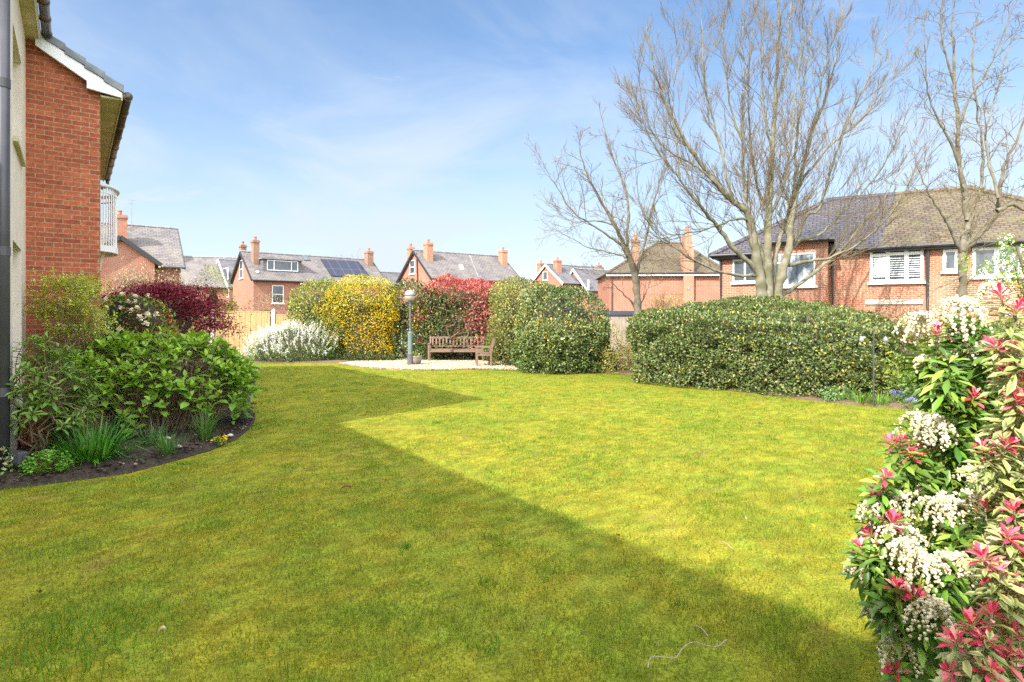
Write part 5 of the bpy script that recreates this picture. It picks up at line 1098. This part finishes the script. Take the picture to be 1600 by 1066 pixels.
T.limb([(1508, 610), (1506, 540), (1504, 470), (1504, 430), (1503, 400), (1506, 375), (1512, 350), (1508, 310), (1500, 260), (1497, 200), (1492, 130), (1488, 50), (1490, -30)], [0, 0, .3, .6], .135, .012)
T.limb([(1505, 392), (1520, 376), (1540, 357), (1556, 335), (1562, 305), (1570, 260), (1590, 215), (1612, 160)], [0, -.4, -.8], .085, .014)
T.limb([(1504, 400), (1490, 370), (1478, 345), (1462, 320), (1445, 290), (1430, 250)], [0, -.3, -.6], .04, .009)
T.limb([(1558, 330), (1580, 320), (1604, 330), (1640, 350)], [-.6, -.7, -.8], .055, .03)
T.limb([(1510, 345), (1530, 300), (1536, 250), (1530, 190), (1520, 110), (1526, 30)], [.1, .5, .9], .045, .012)
T.limb([(1500, 262), (1484, 220), (1462, 180), (1448, 130), (1446, 70)], [.3, 0, -.4], .035, .010)
T.limb([(1560, 310), (1548, 262), (1540, 210), (1556, 150), (1575, 80)], [-.6, -.2, .2], .035, .010)
T.limb([(1497, 205), (1512, 160), (1538, 120), (1560, 70), (1580, 20)], [.4, .2, 0], .03, .010)
T.limb([(1492, 135), (1478, 90), (1470, 40), (1476, -20)], [.5, .3, .1], .03, .010)
T.limb([(1503, 430), (1486, 442), (1462, 452), (1448, 470)], [0, -.4, -.7], .018, .006)
T.limb([(1505, 450), (1525, 430), (1552, 428), (1580, 445)], [0, -.5, -.8], .018, .006)
cfgR = dict(levels=2, nb=(6, 4, 3), ang=(25, 65), ratio=(.34, .55), wob=.16, per_m=2.6, start=.25, len=(.6, 1.5), r=.011, up=.40, lead=.9)
T.furnish(cfgR); T.done(.7, [(.30, .29, .10), (.24, .22, .08)], .03)
# far and small bare things
def twiggy(name, label, cat, c, h, r, n, m='twig', bl=None, seed=3, cols=None, bs=.03):
    T = Bare(name, label, (c[0], c[1], 0), c[1], 'bark_small', seed, m); cfg = dict(levels=1, nb=(5, 3), ang=(20, 55), ratio=(.4, .6), wob=.10, up=.35)
    T.tr.add(curve((c[0], c[1], 0), (c[0], c[1], h*.35), 0, 5, .02), np.linspace(h*.03, h*.02, 5), 7)
    for _ in range(n):
        a = T.rng.uniform(0, 6.28); q = math.sqrt(T.rng.random()); p0 = arr(c[0], c[1], h*T.rng.uniform(.2, .36)); e = arr(c[0]+r*q*math.cos(a), c[1]+r*q*math.sin(a), h*T.rng.uniform(.62, .8)*(1-.25*q*q)); P = curve(p0, e, .08, 7, .03); T.tr.add(P, np.linspace(h*.010, h*.003, 7), 4)
        for j in range(5): i = T.rng.integers(3, 7); T.twig(P[i], unit((P[i]-P[i-1])[None])[0]+T.rng.normal(size=3)*.5, h*.22, h*.0018, 0, .35, cfg)
    T.done(bl or 0, cols, bs); return T
twiggy('bare_tree', 'pale bare tree crown far behind the solar panel roof', 'tree', (-23.5, 84.0), 11.2, 3.2, 42, seed=21)
twiggy('willow', 'cream twiggy shrub in bud below the far left slate roof', 'tree', (-14.6, 23.5), 4.1, 1.7, 46, bl=1, seed=22, cols=[(.52, .47, .22), (.42, .40, .18), (.58, .50, .30)], bs=.06)
twiggy('forsythia', 'thin yellow leaved sapling against the brick wall right of the small bare tree', 'bush', (6.0, 22.6), 2.9, .9, 18, bl=1, seed=23, cols=[(.48, .42, .03), (.40, .38, .05)], bs=.06)
def blossom_tree():
    T = Bare('blossom_tree', 'small tree with white blossom and fresh green leaves at the right edge', (8.9, 9.6, 0), 9.6, 'bark_small', 31)
    T.tr.add(smooth([(8.9, 9.6, 0), (8.75, 9.6, 1.2), (8.5, 9.55, 2.1), (8.2, 9.5, 2.9)], 12), np.linspace(.06, .02, 12), 7); lv = Leaves(); bl = Leaves()
    for i in range(30):
        a = T.rng.uniform(0, 6.28); q = math.sqrt(T.rng.random()); p = arr(8.35+.72*q*math.cos(a), 9.6+.6*q*math.sin(a), T.rng.uniform(2.1, 3.35)-.25*q); T.tw.add(curve((8.5, 9.55, 1.9), p, .05, 6, .05), np.linspace(.011, .004, 6), 4)
        for j in range(3):
            o = p+T.rng.normal(size=3)*.10; n = 12; leafset(lv, o+T.rng.normal(size=(n, 3))*.05, rdir(n), .06, .032, palette(n, [(.16, .27, .03), (.24, .34, .05)], [2, 1]), 'fold')
            if T.rng.random() < .55:
                for k in range(5): whorl(bl, o+T.rng.normal(size=3)*.035, (T.rng.normal()*.5, -.5, .6), 5, .024, .022, palette(5, [(.82, .81, .78)], [1], jit=.05), .1, .4, 'fold')
    T.done(); lv.build('foliage', M['leaf'], T.t); bl.build('blossom', M['petal'], T.t)
blossom_tree()
# ================================================================== FURNITURE ON THE GRAVEL
def slats(name, m, parent, boxes, bevel=.004):
    b = MB()
    for q in boxes: b.box(*q)
    return b.build(name, M[m], parent, bevel=bevel)
def seat_thing(name, label, cat, loc, rz, W, n):
    """slatted hardwood seat facing its own -y; W between the leg centres, n upright back slats"""
    t = thing(name, label, cat, (loc[0], loc[1], .055), rz); h = W/2; D = .50
    for s in (-1, 1):
        slats('leg', 'bench', t, [(s*h-.032, s*h+.032, -D/2-.032, -D/2+.032, 0, .62)])
        b = MB(); b.beam((s*h, D/2-.03, 0), (s*h, D/2-.03, .43), .062, .062, (0, 1, 0)); b.beam((s*h, D/2-.03, .432), (s*h, D/2+.09, .90), .062, .055, (0, 1, 0)); b.build('leg', M['bench'], t, bevel=.004)
        slats('armrest', 'bench', t, [(s*h-.042, s*h+.042, -D/2-.06, D/2+.0, .622, .652)])
        slats('side_rail', 'bench', t, [(s*h-.02, s*h+.02, -D/2+.034, D/2-.064, .34, .41)])
    slats('seat', 'bench', t, [(-h+.005, h-.005, -D/2+.02+i*.082, -D/2+.02+i*.082+.066, .415, .437) for i in range(6)])
    slats('front_rail', 'bench', t, [(-h+.034, h-.034, -D/2-.018, -D/2+.015, .325, .41)])
    bk = MB(); ln = lambda z: D/2-.03+.12*(z-.43)/.47
    for z, hh in ((.53, .05), (.86, .085)): bk.beam((-h+.034, ln(z), z), (h-.034, ln(z), z), .035, hh)
    rf = bk.build('backrest', M['bench'], t, bevel=.004); k = MB()
    for i in range(n):
        x = -h+.09+(2*h-.18)*i/(n-1); k.beam((x, ln(.557), .557), (x, ln(.815), .815), .055, .018, (0, 1, 0))
    k.build('back_slats', M['bench'], rf, bevel=.003); return t
x0, y0 = G(670, 566)
seat_thing('bench', 'long brown slatted wooden bench under the red photinia', 'bench', (x0+1.03, 22.45), R(1), 2.06, 15)
seat_thing('armchair', 'brown slatted wooden armchair turned sideways at the right end of the bench', 'chair', (-.97, 20.25), R(-84), .56, 4)
lp = thing('lamp_post', 'grey globe lamp post with a faded teal lower sleeve on the gravel', 'street lamp', (-3.58, 20.56, .04))
MB().lathe([(.125, 0), (.125, .05), (.105, .06), (.105, .40), (.09, .42), (.0, .42)], sides=20).build('base', M['lamp_metal'], lp, smooth=False)
MB().lathe([(.082, .421), (.082, 1.14), (.06, 1.17), (.0, 1.17)], sides=20).build('sleeve', M['lamp_teal'], lp, smooth=False)
MB().lathe([(.040, 1.171), (.038, 2.05), (.05, 2.06), (.05, 2.12), (.035, 2.14), (.05, 2.2), (.085, 2.27), (.085, 2.29), (0, 2.29)], sides=16).build('pole', M['lamp_metal'], lp, smooth=False)
MB().lathe([(.04, 1.15), (.046, 1.19), (.046, 1.24), (.04, 1.26)], sides=16).build('collar', M['lamp_metal'], lp)
M['globe_top'] = plain('smoked lamp globe', (.22, .20, .18), .18, (.28, .26, .23), scale=3); M['globe_low'] = plain('pale lamp globe', (.50, .46, .40), .18, (.40, .37, .32), scale=3)
gz = 2.44; rg_ = .195
MB().lathe([(max(rg_*math.sin(a), .001), gz-rg_*math.cos(a)) for a in np.linspace(.45, 1.50, 10)], sides=24).build('globe_bottom', M['globe_low'], lp, smooth=True)
MB().lathe([(max(rg_*math.sin(a), .001), gz-rg_*math.cos(a)) for a in np.linspace(1.66, 3.14159, 12)], sides=24).build('globe_top', M['globe_top'], lp, smooth=True)
MB().lathe([(rg_, gz-.018), (rg_+.012, gz-.016), (rg_+.012, gz+.016), (rg_, gz+.018)], sides=24).build('globe_band', M['lamp_metal'], lp)
pt = thing('flower_pot', 'round grey brown glazed pot with a small lime plant beside the lamp post', 'pot', (*G(650.5, 571.5), .05))
M['glaze'] = plain('grey brown glazed pot', (.24, .20, .17), .3, (.15, .13, .115), scale=6)
MB().lathe([(.0, .0), (.12, 0), (.17, .07), (.20, .17), (.19, .25), (.205, .275), (.205, .295), (.175, .295), (.17, .25), (.0, .25)], sides=28).build('bowl', M['glaze'], pt, smooth=True)
pl = Leaves(); q = pt.location; P = np.stack((q.x-.05+RNG.normal(size=160)*.06, q.y+RNG.normal(size=160)*.06, q.z+.28+RNG.random(160)*.11), 1); leafset(pl, P, np.tile(arr(0, 0, 1), (160, 1)), .05, .028, palette(160, [(.26, .34, .03), (.36, .40, .05)], [1, 1]), 'diamond'); pl.build('plant', M['leaf'], pt)

# ================================================================== BITS LYING ON THE LAWN
def dead_leaf(px, py, s, c, label, an):
    x, y = G(px, py); n = 7; a = np.linspace(0, 1, n); V = []
    for i, t in enumerate(a):
        w = s*.32*math.sin(math.pi*min(t*.92+.08, 1)); z = .035+.018*math.sin(t*3+an)+.012*t
        for k in (-1, 0, 1): V.append((x+math.cos(an)*s*(t-.5)-math.sin(an)*w*k, y+math.sin(an)*s*(t-.5)+math.cos(an)*w*k, z+abs(k)*.014))
    F = [(3*i+k, 3*i+k+1, 3*i+k+4, 3*i+k+3) for i in range(n-1) for k in (0, 1)]
    setp(npmesh('fallen_leaf', V, [F], M['leaf'], col=np.tile(arr(*c), (len(V), 1)), origin=(x, y, .03)), label, 'leaf', 'fallen leaves on the lawn')
dead_leaf(541, 770, .10, (.13, .055, .025), 'curled brown leaf lying alone on the shaded lawn', .3)
dead_leaf(695, 637, .13, (.10, .06, .03), 'small dark brown leaf on the sunlit lawn near the shadow tip', 1.2)
dead_leaf(62, 935, .05, (.12, .07, .035), 'small brown leaf in the shaded grass at the lower left', 2.0)
dead_leaf(1168, 820, .06, (.42, .32, .17), 'pale straw coloured leaf on the sunlit grass in the middle right', .8)
dead_leaf(253, 1000, .045, (.48, .42, .28), 'tiny pale leaf in the shaded grass at the bottom left', .1)
dead_leaf(966, 847, .05, (.16, .07, .03), 'brown leaf right at the edge of the long shadow', .9)
def lawn_twig(px, r, label):
    tb = Tubes(); pts = [(*G(x, y), .035+.015*math.sin(i*1.7)) for i, (x, y) in enumerate(px)]; tb.add(smooth(pts, len(pts)*3), r, 5)
    V = np.concatenate(tb.V); o = npmesh('twig', V, [np.concatenate(tb.F)], M['timber_old'], smooth=True, origin=(pts[0][0], pts[0][1], .03)); setp(o, label, 'twig', 'twigs on the lawn')
lawn_twig([(1012, 1055), (1018, 1042), (1040, 1037), (1056, 1034), (1068, 1024), (1084, 1017), (1100, 1015), (1120, 1018), (1136, 1013)], .0032, 'long thin pale twig curving over the shaded grass near the bottom')
lawn_twig([(1084, 988), (1096, 996), (1107, 1004)], .003, 'short straight pale twig just above the long curved twig')
lawn_twig([(1122, 853), (1133, 858), (1145, 865)], .003, 'short pale twig on the sunlit grass')

# ================================================================== THE TWO PIERIS BUSHES (right foreground)
KS = 1.36                                                  # distance and size of these two bushes
def PS(x, y, d):
    x = x+max(0, 1420-x)*.20
    return PT(x, y, d*KS)
def bells(lv_, p, n_rac, size, ax):
    """a drooping cluster: several short racemes of small cream bells"""
    V = []; F = []; nn = 0; C = []
    prof = [(.25, 0), (.95, .22), (1.0, .55), (.62, .88), (.70, 1.0)]; sd = 6; an = np.arange(sd)*2*np.pi/sd
    unitb = np.array([(r*math.cos(a), r*math.sin(a), -z) for r, z in prof for a in an]); fb = np.array([(k*sd+i, k*sd+(i+1) % sd, (k+1)*sd+(i+1) % sd, (k+1)*sd+i) for k in range(len(prof)-1) for i in range(sd)])
    for r in range(n_rac):
        a = RNG.uniform(0, 6.28); out = RNG.uniform(.15, 1.0); st = p+arr(math.cos(a)*size*.12*out, math.sin(a)*size*.12*out, size*.30)
        kn = st+arr(math.cos(a)*size*.48*out, math.sin(a)*size*.48*out, size*RNG.uniform(-.05, .18)); tip = kn+arr(math.cos(a)*size*.16*out, math.sin(a)*size*.16*out, -size*RNG.uniform(.35, .95))
        nb = int(16+RNG.random()*8); X = np.array([st*(1-t)**2+2*t*(1-t)*kn+t*t*tip for t in np.linspace(.10, 1, nb)])
        X = X+RNG.normal(size=X.shape)*.0050
        for q in X:
            s = .0060*RNG.uniform(.75, 1.2); tl = rdir(1)[0]*.35+arr(0, 0, 1); tl /= np.linalg.norm(tl); e1 = unit(np.cross(tl, (.3, 1, .1))[None])[0]; e2 = np.cross(tl, e1)
            V.append(q+(unitb[:, :1]*e1+unitb[:, 1:2]*e2+unitb[:, 2:]*tl*1.75)*s); F.append(fb+nn); nn += len(unitb); c = arr(.74, .70, .55) if RNG.random() < .78 else arr(.52, .45, .24); C.append(np.tile(c*RNG.uniform(.9, 1.05), (len(unitb), 1)))
    return np.concatenate(V), np.concatenate(F), np.concatenate(C)
def pieris(name, label, base, rosettes, clusters, greens, edge, pinks, leafL, stems_m):
    t = thing(name, label, 'bush', (base[0], base[1], 0)); lv = Leaves(); tb = Tubes(); b = arr(base[0], base[1], 0)
    heads = []
    for i in range(7):
        a = RNG.uniform(0, 6.28); r = RNG.uniform(.1, .32); h = b+arr(r*math.cos(a), r*math.sin(a), RNG.uniform(.35, 1.15)); tb.add(curve(b+RNG.normal(size=3)*(.05, .05, 0), h, .03, 7, .04), np.linspace(.014, .008, 7), 7); heads.append(h)
    nodes = [(h, .0075) for h in heads]
    def join(p, node=True):                               # grow from the nearest shoot that is nearer the base
        p = np.asarray(p, float); r = np.linalg.norm(p-b)
        c, rad = min(nodes, key=lambda q: np.linalg.norm(q[0]-p)+(9 if np.linalg.norm(q[0]-b) > r-.02 else 0)+max(0, q[0][2]-p[2]+.05)*1.5)
        rad = max(rad*.8, .0035); P = curve(c, p-arr(0, 0, .02), .05, 6, .035); tb.add(P, np.linspace(rad, rad*.75, 6), 5)
        if node: nodes.append((p-arr(0, 0, .02), rad*.8))
        return unit((P[-1]-P[-2])[None])[0]
    rosettes = sorted(rosettes, key=lambda q: np.linalg.norm(arr(*q[0])-b))
    for p, pk, sc in rosettes:
        p = arr(*p); ax = join(p); ax = unit((ax*.5+arr(0, -.12, .75))[None])[0]
        for k in range(3):                                # older whorls below, fresher above
            n = RNG.integers(8, 13); q = p-ax*(.062*(2-k)+.014); c = palette(n, greens[0], greens[1]); e = None
            if edge: e = palette(n, edge, [1]*len(edge))
            whorl(lv, q, ax, n, leafL*sc*RNG.uniform(.85, 1.1)*(1.0-.06*k), leafL*.27*sc, c, -.45+.22*k, .15+.25*k, 'lance', .9, e, .018)
        if pk:
            n = int(11+5*pk); nl = Leaves(); c = palette(n, pinks[0], pinks[1], jit=.1); whorl(nl, p+ax*.012, ax, n, leafL*.62*sc*min(1, .5+.5*pk), leafL*.19*sc, c, .12, 1.25, 'lance', .7, None, .012)
            nl.build('new_growth', M['leaf'], t)
            tb.add(np.array([p-ax*.03, p+ax*.02]), .0035, 5)
    for p, s in clusters:
        p = arr(*p); join(p-arr(0, 0, .03), False); V, F, C = bells(None, p, int(10+s*85), s*KS*1.08, None); npmesh('flower_cluster', V, [F], M['petal'], t, col=C, smooth=True)
    lv.build('foliage', M['gloss'], t); tb.build('stems', M[stems_m], t); return t
PK = ([(.62, .06, .13), (.74, .15, .21), (.50, .035, .075), (.80, .36, .34)], [4, 3, 1.5, 1.8])
GREENS = ([(.095, .19, .025), (.15, .27, .035), (.06, .12, .02), (.24, .34, .055)], [4, 3, 1.5, 1.5])
rp = random.Random(4)
ros = []
for x, y, d, pk in ((1463, 525, 1.95, .8), (1395, 700, 1.85, .7), (1425, 716, 1.85, .7), (1446, 704, 1.95, .6), (1372, 750, 1.8, .35), (1360, 768, 1.85, .35), (1385, 822, 1.75, .8), (1480, 888, 1.7, .9), (1398, 925, 1.72, .8), (1425, 934, 1.68, .6), (1330, 862, 1.85, .5), (1345, 842, 1.9, .4), (1363, 846, 1.9, .4), (1404, 893, 1.8, .5), (1396, 1052, 1.75, .5), (1500, 645, 2.05, .5), (1470, 640, 2.1, .35), (1516, 600, 2.1, .3)):
    ros.append((PS(x, y, d), pk, 1.0))
for x, y, d in ((1470, 560, 1.95), (1450, 600, 2.0), (1500, 575, 2.0), (1530, 500, 2.05), (1475, 505, 2.05), (1440, 535, 2.05), (1510, 530, 1.95), (1545, 590, 2.1), (1480, 690, 1.95), (1500, 720, 1.9), (1450, 745, 1.85), (1410, 745, 1.9), (1530, 700, 1.95), (1480, 760, 1.9), (1385, 775, 1.9), (1430, 770, 1.85), (1510, 770, 1.85), (1550, 760, 1.9), (1500, 835, 1.75), (1520, 860, 1.7), (1455, 905, 1.7), (1475, 930, 1.7), (1500, 900, 1.65), (1440, 920, 1.72), (1380, 870, 1.8), (1360, 890, 1.82), (1345, 880, 1.85), (1540, 830, 1.8), (1370, 930, 1.8), (1420, 965, 1.75), (1450, 985, 1.75), (1395, 975, 1.8), (1430, 1020, 1.8), (1410, 830, 1.9), (1445, 845, 1.8), (1470, 850, 1.8), (1555, 690, 2.05), (1525, 650, 2.1), (1440, 625, 2.1), (1490, 615, 2.05), (1530, 560, 2.15), (1560, 540, 2.2), (1420, 660, 1.95), (1460, 655, 1.95), (1340, 800, 1.92), (1370, 790, 1.9), (1490, 1000, 1.7), (1460, 1050, 1.75), (1500, 800, 1.85), (1545, 660, 2.0)):
    ros.append((PS(x+rp.uniform(-6, 6), y+rp.uniform(-6, 6), d+rp.uniform(-.05, .05)), 0, rp.uniform(.9, 1.12)))
for _ in range(60):
    x, y, d = rp.uniform(1462, 1600), rp.uniform(500, 720), rp.uniform(1.95, 2.35)
    if x > 1462+max(0, 560-y)*.3: ros.append((PS(x, y, d), .5 if rp.random() < .12 else 0, rp.uniform(.9, 1.15)))
for _ in range(150):                                       # the rest of the bush, behind and out of frame
    a = rp.uniform(0, 6.28); r = math.sqrt(rp.random()); z = rp.uniform(.3, 1.75); ww = .62*(1-abs(z-.95)**2*.45)
    p = (2.05+.8*ww*1.3*r*math.cos(a), 2.85+.6*r*math.sin(a), z)
    if (p[1] < 2.4 and p[0] < 1.85) or p[0]/p[1] < (.62 if p[2] < 1.15 else .73): continue
    ros.append((p, .5 if rp.random() < .15 else 0, rp.uniform(.9, 1.1)))
cl = [(PS(x, y, d), s) for x, y, d, s in ((1497, 486, 1.95, .125), (1449, 508, 2.0, .12), (1528, 552, 1.98, .10), (1500, 520, 2.05, .06), (1448, 565, 1.97, .05), (1443, 664, 1.9, .115), (1462, 672, 1.88, .085), (1409, 788, 1.82, .105), (1450, 775, 1.85, .085), (1468, 800, 1.80, .13), (1350, 796, 1.85, .075), (1523, 742, 1.85, .085), (1535, 792, 1.78, .12), (1396, 838, 1.75, .10), (1418, 862, 1.70, .10), (1440, 880, 1.70, .10), (1493, 880, 1.68, .085), (1457, 956, 1.64, .11), (1404, 1015, 1.75, .10), (1362, 955, 1.80, .06), (1391, 962, 1.76, .075), (1328, 885, 1.86, .06), (1475, 785, 1.95, .09), (1550, 455, 2.1, .08), (1590, 800, 1.9, .06))]
pieris('pieris', 'green pieris bush hung with cream white bell flower clusters at the right foreground', (2.0, 2.85), ros, cl, GREENS, None, PK, .112, 'stem_green')
ros2 = []
for x, y, d, pk in ((1565, 468, 1.62, 1), (1588, 492, 1.6, 1), (1560, 548, 1.6, .9), (1588, 556, 1.6, 1), (1575, 590, 1.58, 1), (1598, 610, 1.55, 1), (1585, 635, 1.55, 1), (1604, 660, 1.6, .8), (1540, 712, 1.58, .9), (1568, 702, 1.55, 1), (1592, 690, 1.6, .8), (1585, 806, 1.5, 1), (1572, 845, 1.48, .9), (1540, 880, 1.46, 1), (1562, 900, 1.45, .9), (1592, 880, 1.5, .9), (1595, 940, 1.45, 1), (1548, 968, 1.42, 1), (1520, 985, 1.42, 1), (1500, 1012, 1.40, 1), (1535, 1008, 1.40, .9), (1580, 1000, 1.42, 1), (1570, 1035, 1.40, .9), (1540, 1052, 1.38, 1), (1600, 1040, 1.4, .9), (1490, 1055, 1.42, .7), (1540, 800, 1.6, .4), (1610, 760, 1.55, .8)):
    ros2.append((PS(x, y, d), pk, .95))
for x, y, d in ((1578, 735, 1.56), (1560, 760, 1.56), (1595, 735, 1.55), (1575, 660, 1.6), (1600, 580, 1.62), (1570, 630, 1.62), (1560, 870, 1.5), (1580, 920, 1.46), (1530, 1035, 1.42), (1510, 1040, 1.43), (1560, 1060, 1.42), (1590, 1060, 1.42), (1550, 930, 1.48), (1545, 850, 1.53), (1600, 830, 1.5), (1585, 770, 1.55), (1600, 710, 1.57)):
    ros2.append((PS(x, y, d), 0, rp.uniform(.9, 1.1)))
for _ in range(80):
    a = rp.uniform(0, 6.28); r = math.sqrt(rp.random()); z = rp.uniform(.35, 1.8); p = (2.3+.55*r*math.cos(a), 2.05+.5*r*math.sin(a), z)
    if p[0]/p[1] < .80+max(0, z-1.0)*.12: continue
    ros2.append((p, .9 if rp.random() < .4 else 0, rp.uniform(.85, 1.05)))
pieris('variegated_pieris', 'cream edged variegated pieris with bright pink new shoots at the right edge', (2.25, 2.1), ros2, [], ([(.20, .27, .07), (.13, .20, .04), (.28, .33, .12)], [4, 3, 2]), [(.52, .48, .24), (.46, .44, .20)], PK, .100, 'stem')
